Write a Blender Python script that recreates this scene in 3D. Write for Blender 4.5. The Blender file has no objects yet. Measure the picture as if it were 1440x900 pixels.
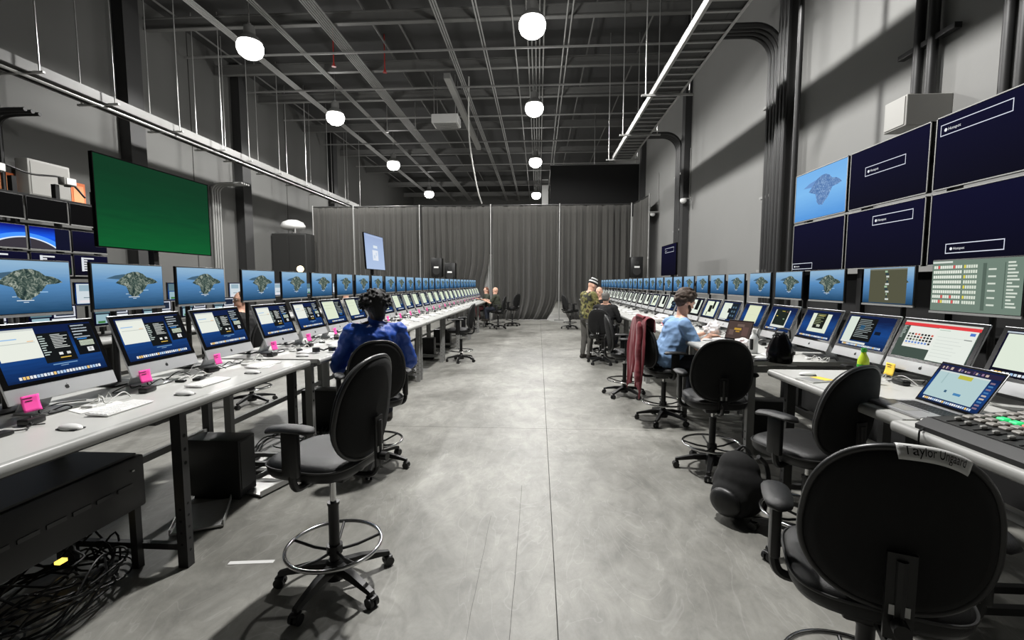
import bpy, bmesh, math, random
from mathutils import Vector, Matrix, noise as mnoise
random.seed(7)
S = bpy.context.scene
C = S.collection
PI = math.pi

# ------------------------------------------------------------------ camera, world, lamps, exposure
cam_d = bpy.data.cameras.new('camera'); cam = bpy.data.objects.new('camera', cam_d); C.objects.link(cam)
cam.location = (0, 0, 1.65)
cam.rotation_euler = (math.radians(90 - 4.645), 0, math.radians(3.298))
cam_d.sensor_width = 36; cam_d.lens = 16.0; cam_d.clip_start = 0.05; cam_d.clip_end = 200
S.camera = cam
W = bpy.data.worlds.new('world'); S.world = W; W.use_nodes = True
W.node_tree.nodes['Background'].inputs[0].default_value = (0.6, 0.62, 0.65, 1)
W.node_tree.nodes['Background'].inputs[1].default_value = 0.004
S.view_settings.view_transform = 'Standard'; S.view_settings.look = 'None'
S.view_settings.exposure = 0.0; S.view_settings.gamma = 1.0; S.view_settings.use_curve_mapping = False
LAMP_W = 1250
AISLE_LAMPS = [5.4, 11.94, 17.36, 24.82, 34.0]        # y of the lamps over the aisle
LEFT_LAMPS = [12.58, 17.84, 24.96, 33.1]         # y of the lamps over the left bay
LAMP_Z = 8.2

# ------------------------------------------------------------------ helpers
def lin(c):
    def f(v):
        v /= 255.0
        return v / 12.92 if v <= 0.04045 else ((v + 0.055) / 1.055) ** 2.4
    return tuple(f(v) for v in c)

class MB:
    """collects geometry for one mesh"""
    def __init__(s): s.v = []; s.f = []; s.c = []; s.m = []
    def add(s, vs, fs, M=None, col=None, mi=0):
        o = len(s.v)
        s.v += [tuple(M @ Vector(v)) for v in vs] if M else [tuple(v) for v in vs]
        for f in fs: s.f.append([i + o for i in f]); s.c.append(col); s.m.append(mi)
        return s
    def box(s, c, d, M=None, mi=0, col=None):
        x, y, z = c; a, b, e = d[0] / 2, d[1] / 2, d[2] / 2
        vs = [(x + i * a, y + j * b, z + k * e) for k in (-1, 1) for j in (-1, 1) for i in (-1, 1)]
        return s.add(vs, [(0, 2, 3, 1), (4, 5, 7, 6), (0, 1, 5, 4), (2, 6, 7, 3), (0, 4, 6, 2), (1, 3, 7, 5)], M, col, mi)
    def rbox(s, c, d, r, seg=2, M=None):
        bm = bmesh.new(); bmesh.ops.create_cube(bm, size=1)
        for v in bm.verts: v.co = Vector((v.co.x * d[0] + c[0], v.co.y * d[1] + c[1], v.co.z * d[2] + c[2]))
        bmesh.ops.bevel(bm, geom=list(bm.edges), offset=min(r, min(d) * .49), segments=seg, affect='EDGES', profile=.5)
        bm.verts.index_update()
        s.add([v.co.copy() for v in bm.verts], [[v.index for v in f.verts] for f in bm.faces], M); bm.free()
        return s
    def cyl(s, p0, p1, r0, r1=None, n=12, caps=True, M=None):
        r1 = r0 if r1 is None else r1
        p0, p1 = Vector(p0), Vector(p1); d = (p1 - p0).normalized()
        u = d.orthogonal().normalized(); w = d.cross(u)
        vs = []
        for p, r in ((p0, r0), (p1, r1)):
            for i in range(n):
                a = 2 * PI * i / n; vs.append(p + (u * math.cos(a) + w * math.sin(a)) * r)
        fs = [(i, (i + 1) % n, n + (i + 1) % n, n + i) for i in range(n)]
        if caps: fs += [tuple(range(n - 1, -1, -1)), tuple(range(n, 2 * n))]
        return s.add(vs, fs, M)
    def tube(s, pts, r, n=8, closed=False, M=None):
        pts = [Vector(p) for p in pts]; k = len(pts); vs = []; u = None
        for i, p in enumerate(pts):
            if closed: d = pts[(i + 1) % k] - pts[i - 1]
            else: d = pts[min(i + 1, k - 1)] - pts[max(i - 1, 0)]
            d = d.normalized()
            if u is None: u = d.orthogonal().normalized()
            u = (u - d * u.dot(d)); u = u.normalized() if u.length > 1e-6 else d.orthogonal().normalized()
            w = d.cross(u); rr = r[i] if isinstance(r, (list, tuple)) else r
            for j in range(n):
                a = 2 * PI * j / n; vs.append(p + (u * math.cos(a) + w * math.sin(a)) * rr)
        fs = []
        for i in range(k if closed else k - 1):
            for j in range(n):
                a, b = i * n, ((i + 1) % k) * n
                fs.append((a + j, a + (j + 1) % n, b + (j + 1) % n, b + j))
        if not closed: fs += [tuple(range(n - 1, -1, -1)), tuple(range((k - 1) * n, k * n))]
        return s.add(vs, fs, M)
    def lathe(s, prof, n=24, M=None):
        vs = []; fs = []
        for r, z in prof:
            for i in range(n):
                a = 2 * PI * i / n; vs.append((r * math.cos(a), r * math.sin(a), z))
        for k in range(len(prof) - 1):
            for i in range(n):
                fs.append((k * n + i, k * n + (i + 1) % n, (k + 1) * n + (i + 1) % n, (k + 1) * n + i))
        fs += [tuple(range(n - 1, -1, -1)), tuple(range((len(prof) - 1) * n, len(prof) * n))]
        return s.add(vs, fs, M)
    def prism(s, poly, t, M=None):
        n = len(poly)
        vs = [(x, y, 0) for x, y in poly] + [(x, y, t) for x, y in poly]
        fs = [tuple(range(n - 1, -1, -1)), tuple(range(n, 2 * n))] + [(i, (i + 1) % n, n + (i + 1) % n, n + i) for i in range(n)]
        return s.add(vs, fs, M)
    def pad(s, a, b, th, n=2.6, seg=36, M=None, bend=0.0, egg=0.0, crown=0.0):
        """upholstered pad: superellipse outline a x b, rounded rim, thickness th along z"""
        prof = [(0.0, -.5), (.55, -.5), (.86, -.47), (.95, -.36), (.99, -.18), (1, 0), (.99, .18), (.95, .36), (.86, .47), (.55, .5 + crown * .8), (0.0, .5 + crown)]
        vs = []; fs = []
        for sc, o in prof:
            for i in range(seg):
                t = 2 * PI * i / seg; ct, st = math.cos(t), math.sin(t)
                x = a * sc * math.copysign(abs(ct) ** (2 / n), ct); y = b * sc * math.copysign(abs(st) ** (2 / n), st)
                x *= 1 - egg * y / b
                vs.append((x, y, o * th + bend * x * x))
        for k in range(len(prof) - 1):
            for i in range(seg): fs.append((k * seg + i, k * seg + (i + 1) % seg, (k + 1) * seg + (i + 1) % seg, (k + 1) * seg + i))
        return s.add(vs, fs, M)
    def caps(s, p0, r0, p1, r1, n=10):
        """tapered capsule"""
        p0, p1 = Vector(p0), Vector(p1); d = p1 - p0; L = d.length
        d = d.normalized() if L > 1e-6 else Vector((0, 0, 1)); u = d.orthogonal().normalized(); w = d.cross(u)
        rings = [(p0 + d * (-r0 * math.cos(a)), r0 * math.sin(a)) for a in (.12, .6, 1.1, PI / 2)] + [(p1 + d * (r1 * math.cos(a)), r1 * math.sin(a)) for a in (PI / 2, 1.1, .6, .12)]
        vs = [c + (u * math.cos(2 * PI * i / n) + w * math.sin(2 * PI * i / n)) * r for c, r in rings for i in range(n)]
        fs = [(k * n + i, k * n + (i + 1) % n, (k + 1) * n + (i + 1) % n, (k + 1) * n + i) for k in range(7) for i in range(n)]
        fs += [tuple(range(n - 1, -1, -1)), tuple(range(7 * n, 8 * n))]
        return s.add(vs, fs)
    def ell(s, c, r, M=None, n=14):
        R = Matrix.Translation(c) @ (M.to_4x4() if M else Matrix()) @ Matrix.Diagonal((r[0], r[1], r[2], 1))
        prof = [(max(.02, math.sin(PI * k / 9)), -math.cos(PI * k / 9)) for k in range(10)]
        return s.lathe(prof, n, R)
    def rect(s, o, ux, uy, col):
        o, ux, uy = Vector(o), Vector(ux), Vector(uy)
        return s.add([o, o + ux, o + ux + uy, o + uy], [(0, 1, 2, 3)], None, col)
    def mesh(s, name, mats, smooth=None):
        me = bpy.data.meshes.new(name); me.from_pydata(s.v, [], s.f)
        for m in (mats if isinstance(mats, (list, tuple)) else [mats]): me.materials.append(m)
        if any(s.m): me.polygons.foreach_set('material_index', s.m)
        if any(c is not None for c in s.c):
            ca = me.color_attributes.new('Col', 'FLOAT_COLOR', 'CORNER'); k = 0
            for p in me.polygons:
                c = s.c[p.index] or (0, 0, 0)
                for _ in p.vertices: ca.data[k].color = (c[0], c[1], c[2], 1); k += 1
        me.update()
        if smooth is not None:
            me.shade_smooth(); me.set_sharp_from_angle(angle=math.radians(smooth))
        return me
    def build(s, name, mats, parent=None, smooth=None, loc=None):
        o = bpy.data.objects.new(name, s.mesh(name, mats, smooth)); C.objects.link(o)
        if parent: o.parent = parent
        if loc: o.location = loc
        return o

def tag(o, label=None, cat=None, group=None, kind=None):
    if label: o['label'] = label
    if cat: o['category'] = cat
    if group: o['group'] = group
    if kind: o['kind'] = kind
    return o
def thing(name, label, cat, loc=(0, 0, 0), rz=0, group=None):
    o = bpy.data.objects.new(name, None); C.objects.link(o); o.empty_display_size = .1
    o.location = loc; o.rotation_euler = (0, 0, rz)
    return tag(o, label, cat, group)
def struct(name, mb, mat, label=None, smooth=None):
    o = mb.build(name, mat, None, smooth); o['kind'] = 'structure'
    if label: o['label'] = label
    return o
KIDS = {}
def kids(o): return [c for c in bpy.data.objects if c.parent == o]
def copy_tree(root, kidmap, loc, rz, label):
    r = root.copy(); C.objects.link(r); r.location = loc; r.rotation_euler = (0, 0, rz); r['label'] = label
    for ch, subs in kidmap:
        c = ch.copy(); C.objects.link(c); c.parent = r
        for g in subs:
            d = g.copy(); C.objects.link(d); d.parent = c
    return r
def kidmap(root): return [(c, kids(c)) for c in kids(root)]
class Proto:
    """first use places the thing itself, later uses copy it with its parts"""
    def __init__(s, root): s.root = root; s.map = kidmap(root); s.used = False
    def put(s, loc, rz, label):
        if not s.used:
            s.used = True; r = s.root; r.location = loc; r.rotation_euler = (0, 0, rz); r['label'] = label; return r
        return copy_tree(s.root, s.map, loc, rz, label)
ORD = ['first', 'second', 'third', 'fourth', 'fifth', 'sixth', 'seventh', 'eighth', 'ninth', 'tenth', 'eleventh', 'twelfth', 'thirteenth', 'fourteenth', 'fifteenth', 'sixteenth', 'seventeenth', 'eighteenth', 'nineteenth', 'twentieth']
def nth(i): return ORD[i] if i < 20 else 'twenty-' + ORD[i - 20] if i < 29 else 'thirtieth'
def text_mesh(txt, size, align='LEFT'):
    cu = bpy.data.curves.new('text', 'FONT'); cu.body = txt; cu.size = size; cu.align_x = align; cu.extrude = 0.0
    o = bpy.data.objects.new('text', cu); C.objects.link(o)
    bpy.context.view_layer.update()
    me = bpy.data.meshes.new_from_object(o.evaluated_get(bpy.context.evaluated_depsgraph_get()))
    vs = [v.co.copy() for v in me.vertices]; fs = [list(p.vertices) for p in me.polygons]
    bpy.data.objects.remove(o); bpy.data.curves.remove(cu); bpy.data.meshes.remove(me)
    return vs, fs
def fused(name, mb, mat, parent, vox=.012, it=6, wr=0.0):
    """overlapping volumes grown together into one continuous smooth surface"""
    o = mb.build('tmp', mat)
    m = o.modifiers.new('r', 'REMESH'); m.mode = 'VOXEL'; m.voxel_size = vox
    q = o.modifiers.new('s', 'SMOOTH'); q.factor = .5; q.iterations = it
    bpy.context.view_layer.update()
    me = bpy.data.meshes.new_from_object(o.evaluated_get(bpy.context.evaluated_depsgraph_get()))
    old = o.data; bpy.data.objects.remove(o); bpy.data.meshes.remove(old)
    if wr:
        nn = [x.vector.copy() for x in me.vertex_normals]; cc = [v.co.copy() for v in me.vertices]; out = []
        for c_, n_ in zip(cc, nn):
            d_ = 1 - abs(mnoise.noise(Vector((c_.x * 7, c_.y * 7, c_.z * 13)))) * 2.2 + .5 * mnoise.noise(c_ * 22)
            out.extend(c_ + n_ * (wr * (d_ - .6)))
        me.vertices.foreach_set('co', out); me.update()
    me.name = name; me.materials.clear(); me.materials.append(mat); me.shade_smooth()
    r = bpy.data.objects.new(name, me); C.objects.link(r); r.parent = parent
    return r
def catmull(pts, k=6):
    pts = [Vector(p) for p in pts]; out = []
    P = [pts[0]] + pts + [pts[-1]]
    for i in range(1, len(P) - 2):
        a, b, c, d = P[i - 1:i + 3]
        for j in range(k):
            t = j / k
            out.append(.5 * ((2 * b) + (c - a) * t + (2 * a - 5 * b + 4 * c - d) * t * t + (3 * b - a - 3 * c + d) * t ** 3))
    return out + [pts[-1]]

# ------------------------------------------------------------------ materials
def mat(name, col, rough=.5, metal=0.0, spec=.5, bump=0.0, bscale=40, var=0.0, vscale=6, emit=None, estr=0.0, sheen=0.0, trans=0.0):
    m = bpy.data.materials.new(name); m.use_nodes = True; N = m.node_tree.nodes; L = m.node_tree.links
    b = N['Principled BSDF']; c = lin(col)
    b.inputs['Base Color'].default_value = (*c, 1); b.inputs['Roughness'].default_value = rough
    b.inputs['Metallic'].default_value = metal; b.inputs['Specular IOR Level'].default_value = spec
    if sheen: b.inputs['Sheen Weight'].default_value = sheen
    if trans: b.inputs['Transmission Weight'].default_value = trans
    tc = N.new('ShaderNodeTexCoord')
    nz = N.new('ShaderNodeTexNoise'); nz.inputs['Scale'].default_value = vscale; nz.inputs['Detail'].default_value = 5
    L.new(tc.outputs['Object'], nz.inputs['Vector'])
    mx = N.new('ShaderNodeMixRGB'); mx.inputs[1].default_value = (*[v * (1 - var) for v in c], 1); mx.inputs[2].default_value = (*[min(1, v * (1 + var)) for v in c], 1)
    L.new(nz.outputs['Fac'], mx.inputs[0]); L.new(mx.outputs[0], b.inputs['Base Color'])
    if bump:
        n2 = N.new('ShaderNodeTexNoise'); n2.inputs['Scale'].default_value = bscale; n2.inputs['Detail'].default_value = 3
        L.new(tc.outputs['Object'], n2.inputs['Vector'])
        bp = N.new('ShaderNodeBump'); bp.inputs['Strength'].default_value = bump; bp.inputs['Distance'].default_value = .01
        L.new(n2.outputs['Fac'], bp.inputs['Height']); L.new(bp.outputs['Normal'], b.inputs['Normal'])
    if emit:
        b.inputs['Emission Color'].default_value = (*lin(emit), 1); b.inputs['Emission Strength'].default_value = estr
    return m
M = {}
def floor_mat():
    m = bpy.data.materials.new('polished_concrete'); m.use_nodes = True; N = m.node_tree.nodes; L = m.node_tree.links
    b = N['Principled BSDF']; tc = N.new('ShaderNodeTexCoord')
    def nz(scale, detail, rough=.6, dist=0.0, sv=(1, 1, 1)):
        mp = N.new('ShaderNodeMapping'); mp.inputs['Scale'].default_value = sv; L.new(tc.outputs['Object'], mp.inputs['Vector'])
        n = N.new('ShaderNodeTexNoise'); n.inputs['Scale'].default_value = scale; n.inputs['Detail'].default_value = detail
        n.inputs['Roughness'].default_value = rough; n.inputs['Distortion'].default_value = dist; L.new(mp.outputs[0], n.inputs['Vector']); return n
    a = nz(.55, 8, .62, .6); r = N.new('ShaderNodeValToRGB'); r.color_ramp.elements[0].position = .32; r.color_ramp.elements[1].position = .68
    r.color_ramp.elements[0].color = (*lin((100, 99, 94)), 1); r.color_ramp.elements[1].color = (*lin((163, 162, 157)), 1); L.new(a.outputs['Fac'], r.inputs[0])
    f = nz(6, 10, .72, .5, (1, .6, 1)); r2 = N.new('ShaderNodeValToRGB'); r2.color_ramp.elements[0].position = .3; r2.color_ramp.elements[1].position = .7
    r2.color_ramp.elements[0].color = (.66, .66, .65, 1); r2.color_ramp.elements[1].color = (1.16, 1.16, 1.14, 1); L.new(f.outputs['Fac'], r2.inputs[0])
    mx = N.new('ShaderNodeMixRGB'); mx.blend_type = 'MULTIPLY'; mx.inputs[0].default_value = 1; L.new(r.outputs[0], mx.inputs[1]); L.new(r2.outputs[0], mx.inputs[2])
    # fine scuffs running in odd directions
    w = nz(1.3, 2, .5, 6, (1, .35, 1)); r3 = N.new('ShaderNodeValToRGB'); e = r3.color_ramp.elements
    e[0].position = .488; e[0].color = (0, 0, 0, 1); e[1].position = .5; e[1].color = (1, 1, 1, 1); q = e.new(.512); q.color = (0, 0, 0, 1); L.new(w.outputs['Fac'], r3.inputs[0])
    ml = N.new('ShaderNodeMath'); ml.operation = 'MULTIPLY'; ml.inputs[1].default_value = .12; L.new(r3.outputs[0], ml.inputs[0])
    m2 = N.new('ShaderNodeMixRGB'); m2.inputs[2].default_value = (*lin((205, 204, 200)), 1); L.new(ml.outputs[0], m2.inputs[0]); L.new(mx.outputs[0], m2.inputs[1])
    L.new(m2.outputs[0], b.inputs['Base Color'])
    rr = N.new('ShaderNodeMapRange'); rr.inputs['To Min'].default_value = .34; rr.inputs['To Max'].default_value = .62; L.new(a.outputs['Fac'], rr.inputs[0]); L.new(rr.outputs[0], b.inputs['Roughness'])
    bp = N.new('ShaderNodeBump'); bp.inputs['Strength'].default_value = .12; bp.inputs['Distance'].default_value = .01; L.new(f.outputs['Fac'], bp.inputs['Height']); L.new(bp.outputs[0], b.inputs['Normal'])
    return m
M['floor'] = floor_mat()
M['joint'] = mat('joint_filler', (40, 39, 37), .9)
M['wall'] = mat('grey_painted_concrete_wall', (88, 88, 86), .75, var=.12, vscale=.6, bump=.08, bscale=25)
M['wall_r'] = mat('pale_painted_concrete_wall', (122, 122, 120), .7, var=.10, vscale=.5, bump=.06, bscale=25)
M['column'] = mat('dark_painted_steel_column', (44, 44, 44), .6)
M['deck'] = mat('dark_ceiling_deck', (62, 62, 62), .8, var=.1)
M['steel'] = mat('painted_joist_steel', (104, 104, 102), .55, var=.1)
M['galv'] = mat('galvanised_steel', (178, 178, 176), .38, .6, var=.12, vscale=30)
M['galv_dull'] = mat('weathered_galvanised_steel', (150, 150, 148), .55, .3, var=.12, vscale=20)
M['pipe_dark'] = mat('black_conduit_paint', (30, 30, 30), .45)
M['black'] = mat('black_plastic', (18, 18, 18), .42, bump=.03, bscale=300)
M['gloss_black'] = mat('gloss_black_plastic', (7, 7, 8), .2, spec=.12)
M['vinyl'] = mat('black_leatherette', (11, 11, 11), .46, bump=.25, bscale=420)
M['fabric_black'] = mat('black_upholstery', (5, 5, 5), .85, bump=.3, bscale=600)
M['piping'] = mat('dark_grey_piping', (48, 48, 48), .35)
M['chrome'] = mat('chrome', (200, 200, 200), .16, 1.0)
M['alu'] = mat('satin_aluminium', (206, 207, 208), .34, .35)
M['white'] = mat('white_plastic', (226, 226, 224), .35)
M['key'] = mat('white_key_caps', (238, 238, 236), .5)
M['paper'] = mat('white_paper', (228, 228, 224), .8)
M['laminate'] = mat('grey_laminate', (192, 192, 188), .38, var=.05, vscale=9)
M['edge'] = mat('grey_bullnose_edge', (160, 160, 157), .35)
M['leg'] = mat('charcoal_powder_coat', (40, 40, 40), .45, var=.08)
M['leg_pale'] = mat('grey_powder_coat', (128, 128, 126), .45)
M['hole'] = mat('dark_punched_hole', (6, 6, 6), .9)
M['curtain'] = mat('charcoal_drape_cloth', (60, 59, 56), .95, sheen=.2, bump=.15, bscale=200, var=.12, vscale=.9)
M['black_cloth'] = mat('black_drape_cloth', (17, 17, 17), .95)
M['cable'] = mat('black_cable_rubber', (14, 14, 14), .5)
M['cable_w'] = mat('white_cable_rubber', (210, 210, 206), .45)
M['pink'] = mat('pink_sticky_paper', (255, 78, 172), .8)
M['yellow'] = mat('yellow_sticky_paper', (240, 200, 70), .8)
M['ink'] = mat('ink', (60, 20, 40), .8)
M['ink_black'] = mat('black_ink', (12, 12, 12), .8)
M['lens'] = mat('lamp_lens', (255, 255, 255), .3, emit=(255, 253, 248), estr=7)
M['orange'] = mat('orange_plastic', (226, 120, 70), .6)
M['red_cloth'] = mat('dark_red_jacket_cloth', (118, 34, 44), .85, sheen=.2, var=.15, vscale=12, bump=.2, bscale=120)
M['skin'] = mat('warm_skin', (222, 174, 150), .5, var=.06, vscale=20)
M['skin_dark'] = mat('deep_brown_skin', (66, 43, 33), .5, var=.06, vscale=20)
M['blue_jacket'] = mat('royal_blue_jacket_nylon', (24, 74, 168), .5, bump=.5, bscale=35, var=.1, vscale=12)
M['tee_blue'] = mat('faded_blue_cotton', (128, 160, 200), .85, var=.1, vscale=9, bump=.35, bscale=16)
M['jeans'] = mat('dark_denim', (34, 38, 50), .85, var=.15, vscale=25)
M['grey_pants'] = mat('grey_trouser_cloth', (92, 90, 86), .85, var=.15, vscale=14)
M['hoodie'] = mat('black_hoodie_cotton', (20, 20, 21), .85)
M['olive_tee'] = mat('dark_olive_cotton', (58, 62, 50), .85)
M['pink_cloth'] = mat('rose_trouser_cloth', (176, 104, 112), .85, var=.2, vscale=12)
M['shoe'] = mat('dark_shoe_leather', (38, 34, 30), .5)
M['hair_black'] = mat('black_hair', (12, 10, 9), .6, bump=.8, bscale=140, var=.4, vscale=60)
M['hair_brown'] = mat('brown_hair', (66, 50, 38), .6, bump=.8, bscale=120, var=.45, vscale=50)
M['hair_grey'] = mat('grey_hair', (96, 94, 90), .7, bump=.6, bscale=140, var=.3, vscale=60)
M['hair_red'] = mat('auburn_hair', (110, 70, 52), .6, bump=.6, bscale=140, var=.3, vscale=60)
M['lip'] = mat('lip_skin', (160, 92, 82), .5)
M['eye'] = mat('eye_white', (225, 222, 216), .25)
M['iris'] = mat('dark_iris', (24, 18, 14), .2)
M['green_plastic'] = mat('green_bottle_plastic', (60, 160, 60), .25, emit=None)
M['soda'] = mat('yellow_green_drink', (196, 220, 60), .25)
M['clear_bag'] = mat('crumpled_white_plastic_film', (226, 222, 220), .3, var=.12, vscale=14)
M['pink_print'] = mat('pink_snack_wrapper', (222, 140, 150), .5, var=.25, vscale=30)
M['brown_lid'] = mat('dark_laptop_lid', (72, 58, 58), .45, var=.3, vscale=40)
M['silver'] = mat('silver_laptop_metal', (196, 196, 197), .35, .5)
M['btn_g'] = mat('lit_green_button', (40, 200, 110), .4, emit=(40, 210, 120), estr=.8)
M['btn_r'] = mat('lit_red_button', (240, 90, 80), .4, emit=(240, 90, 80), estr=.8)
M['btn_w'] = mat('grey_console_button', (140, 136, 130), .5)
M['amber'] = mat('amber_led', (255, 200, 60), .4, emit=(255, 210, 90), estr=2)
M['beanie_b'] = mat('black_knit_wool', (22, 22, 22), .95, bump=.6, bscale=150)
M['beanie_w'] = mat('white_knit_wool', (214, 214, 212), .95, bump=.6, bscale=150)
M['cabinet'] = mat('dark_grey_cabinet_metal', (44, 44, 43), .5)
M['greybox'] = mat('light_grey_enclosure_paint', (150, 149, 145), .5)
def camo():
    m = bpy.data.materials.new('olive_camouflage_cloth'); m.use_nodes = True; N = m.node_tree.nodes; L = m.node_tree.links
    b = N['Principled BSDF']; b.inputs['Roughness'].default_value = .85; tc = N.new('ShaderNodeTexCoord')
    n = N.new('ShaderNodeTexNoise'); n.inputs['Scale'].default_value = 9; n.inputs['Detail'].default_value = 1.5; L.new(tc.outputs['Object'], n.inputs['Vector'])
    r = N.new('ShaderNodeValToRGB'); r.color_ramp.interpolation = 'CONSTANT'; e = r.color_ramp.elements
    e[0].color = (*lin((44, 44, 34)), 1); e[1].position = .43; e[1].color = (*lin((104, 102, 58)), 1)
    q = e.new(.54); q.color = (*lin((138, 132, 84)), 1); q = e.new(.62); q.color = (*lin((70, 60, 42)), 1)
    L.new(n.outputs['Fac'], r.inputs[0]); L.new(r.outputs[0], b.inputs['Base Color']); return m
M['camo'] = camo()
# screens: only what is shown on them gives off light
def screen_print():
    m = bpy.data.materials.new('screen_picture_elements'); m.use_nodes = True; N = m.node_tree.nodes; L = m.node_tree.links
    b = N['Principled BSDF']; b.inputs['Base Color'].default_value = (.004, .004, .004, 1); b.inputs['Roughness'].default_value = .16; b.inputs['Specular IOR Level'].default_value = .0
    a = N.new('ShaderNodeAttribute'); a.attribute_name = 'Col'; L.new(a.outputs['Color'], b.inputs['Emission Color']); b.inputs['Emission Strength'].default_value = 1.0
    return m
M['print'] = screen_print()
def wallpaper(name, top, mid, bot, strength=1.0, wx=.18, ripple=.12):
    m = bpy.data.materials.new(name); m.use_nodes = True; N = m.node_tree.nodes; L = m.node_tree.links
    b = N['Principled BSDF']; b.inputs['Base Color'].default_value = (.004, .004, .004, 1); b.inputs['Roughness'].default_value = .16; b.inputs['Specular IOR Level'].default_value = .0
    tc = N.new('ShaderNodeTexCoord'); sp = N.new('ShaderNodeSeparateXYZ'); L.new(tc.outputs['Generated'], sp.inputs[0])
    n = N.new('ShaderNodeTexNoise'); n.inputs['Scale'].default_value = 5; n.inputs['Detail'].default_value = 4
    mp = N.new('ShaderNodeMapping'); mp.inputs['Scale'].default_value = (1, .8, 5); L.new(tc.outputs['Generated'], mp.inputs[0]); L.new(mp.outputs[0], n.inputs['Vector'])
    ad = N.new('ShaderNodeMath'); ad.operation = 'MULTIPLY_ADD'; ad.inputs[1].default_value = ripple; L.new(n.outputs['Fac'], ad.inputs[0]); L.new(sp.outputs['Z'], ad.inputs[2])
    r = N.new('ShaderNodeValToRGB'); e = r.color_ramp.elements
    e[0].position = .05; e[0].color = (*lin(bot), 1); e[1].position = 1; e[1].color = (*lin(top), 1); q = e.new(.62); q.color = (*lin(mid), 1)
    L.new(ad.outputs[0], r.inputs[0]); L.new(r.outputs[0], b.inputs['Emission Color']); b.inputs['Emission Strength'].default_value = strength
    return m
M['sea'] = wallpaper('sea_wallpaper', (150, 188, 218), (92, 146, 198), (24, 66, 100), .9)
M['sea_bright'] = wallpaper('bright_sea_wallpaper', (120, 180, 236), (128, 188, 240), (84, 150, 220), 1.0)
M['deepblue'] = wallpaper('deep_blue_wallpaper', (8, 30, 78), (22, 76, 150), (4, 20, 56), .8, ripple=.3)
M['navy'] = wallpaper('navy_wallpaper', (6, 6, 40), (5, 5, 34), (3, 3, 22), 1.0)
M['green_scr'] = wallpaper('green_screen_picture', (2, 54, 30), (2, 66, 36), (6, 96, 46), 1.0, ripple=.3)
M['pale_scr'] = wallpaper('pale_blue_screen_picture', (160, 178, 214), (170, 190, 224), (176, 196, 228), 1.0)
M['earth'] = wallpaper('blue_glow_wallpaper', (6, 22, 130), (20, 92, 240), (40, 60, 130), 1.0)
def island_mat(name, lo, mid, hi, strength):
    m = bpy.data.materials.new(name); m.use_nodes = True; N = m.node_tree.nodes; L = m.node_tree.links
    b = N['Principled BSDF']; b.inputs['Base Color'].default_value = (.004, .004, .004, 1); b.inputs['Roughness'].default_value = .16; b.inputs['Specular IOR Level'].default_value = .0
    tc = N.new('ShaderNodeTexCoord'); n = N.new('ShaderNodeTexNoise'); n.inputs['Scale'].default_value = 38; n.inputs['Detail'].default_value = 9; n.inputs['Roughness'].default_value = .68; n.inputs['Distortion'].default_value = 1.2
    L.new(tc.outputs['Object'], n.inputs['Vector']); r = N.new('ShaderNodeValToRGB'); e = r.color_ramp.elements
    e[0].position = .36; e[0].color = (*lin(lo), 1); e[1].position = .66; e[1].color = (*lin(hi), 1); q = e.new(.5); q.color = (*lin(mid), 1)
    L.new(n.outputs['Fac'], r.inputs[0]); L.new(r.outputs[0], b.inputs['Emission Color']); b.inputs['Emission Strength'].default_value = strength
    return m
M['island'] = island_mat('island_picture', (22, 40, 44), (74, 92, 84), (184, 190, 176), .95)
M['island_pale'] = island_mat('pale_island_picture', (70, 108, 160), (96, 132, 184), (160, 190, 222), 1.0)

# ------------------------------------------------------------------ the hall
XL, XR, YB, YF, ZC = -11.5, 4.7, 42.0, -7.0, 9.8
fl = struct('floor', MB().box(((XL + XR) / 2, (YB + YF) / 2, -.13), (XR - XL + .6, YB - YF + .6, .22)), M['joint'], 'grey polished concrete floor with saw-cut joints')
xs = [XL - .3, -7.9, -3.9, .1, XR + .3]; ys = [-7.3, -5.0, 0.03, 5.07, 10.1, 15.15, 20.2, 25.2, 30.3, 35.3, 42.3]
for i in range(len(xs) - 1):
    for j in range(len(ys) - 1):
        g = .005
        cx, cy = (xs[i] + xs[i + 1]) / 2, (ys[j] + ys[j + 1]) / 2; dx, dy = xs[i + 1] - xs[i] - g, ys[j + 1] - ys[j] - g
        MB().box((cx, cy, -.01), (dx, dy, .02)).build('floor_slab', M['floor'], fl)
for x, y0, y1, w_ in ((-.125, 1.2, 3.6, .0022), (-.33, 1.2, 3.1, .0014)):
    mb = MB(); n = 14; rc = random.Random(int(abs(x) * 100))
    pts = [(x + rc.uniform(-.003, .003), y0 + (y1 - y0) * k / n) for k in range(n + 1)]
    for (xa, ya), (xb, yb) in zip(pts, pts[1:]): mb.add([(xa - w_ / 2, ya, .0006), (xa + w_ / 2, ya, .0006), (xb + w_ / 2, yb, .0006), (xb - w_ / 2, yb, .0006)], [(0, 1, 2, 3)])
    mb.build('floor_crack', M['joint'], fl)
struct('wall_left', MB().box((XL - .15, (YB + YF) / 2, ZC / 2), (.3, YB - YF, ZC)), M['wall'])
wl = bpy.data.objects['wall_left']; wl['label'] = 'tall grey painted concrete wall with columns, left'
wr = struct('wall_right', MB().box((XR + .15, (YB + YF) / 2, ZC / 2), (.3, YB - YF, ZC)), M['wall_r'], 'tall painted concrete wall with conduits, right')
struct('wall_back', MB().box(((XL + XR) / 2, YB + .15, ZC / 2), (XR - XL + .6, .3, ZC)), M['wall'], 'far end wall beyond the drapes')
struct('wall_front', MB().box(((XL + XR) / 2, YF - .15, ZC / 2), (XR - XL + .6, .3, ZC)), M['wall'], 'end wall behind the viewpoint')
ce = struct('ceiling', MB().box(((XL + XR) / 2, (YB + YF) / 2, ZC + .1), (XR - XL + .6, YB - YF + .6, .2)), M['deck'], 'dark open ceiling deck with steel joists and conduit runs')
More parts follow.
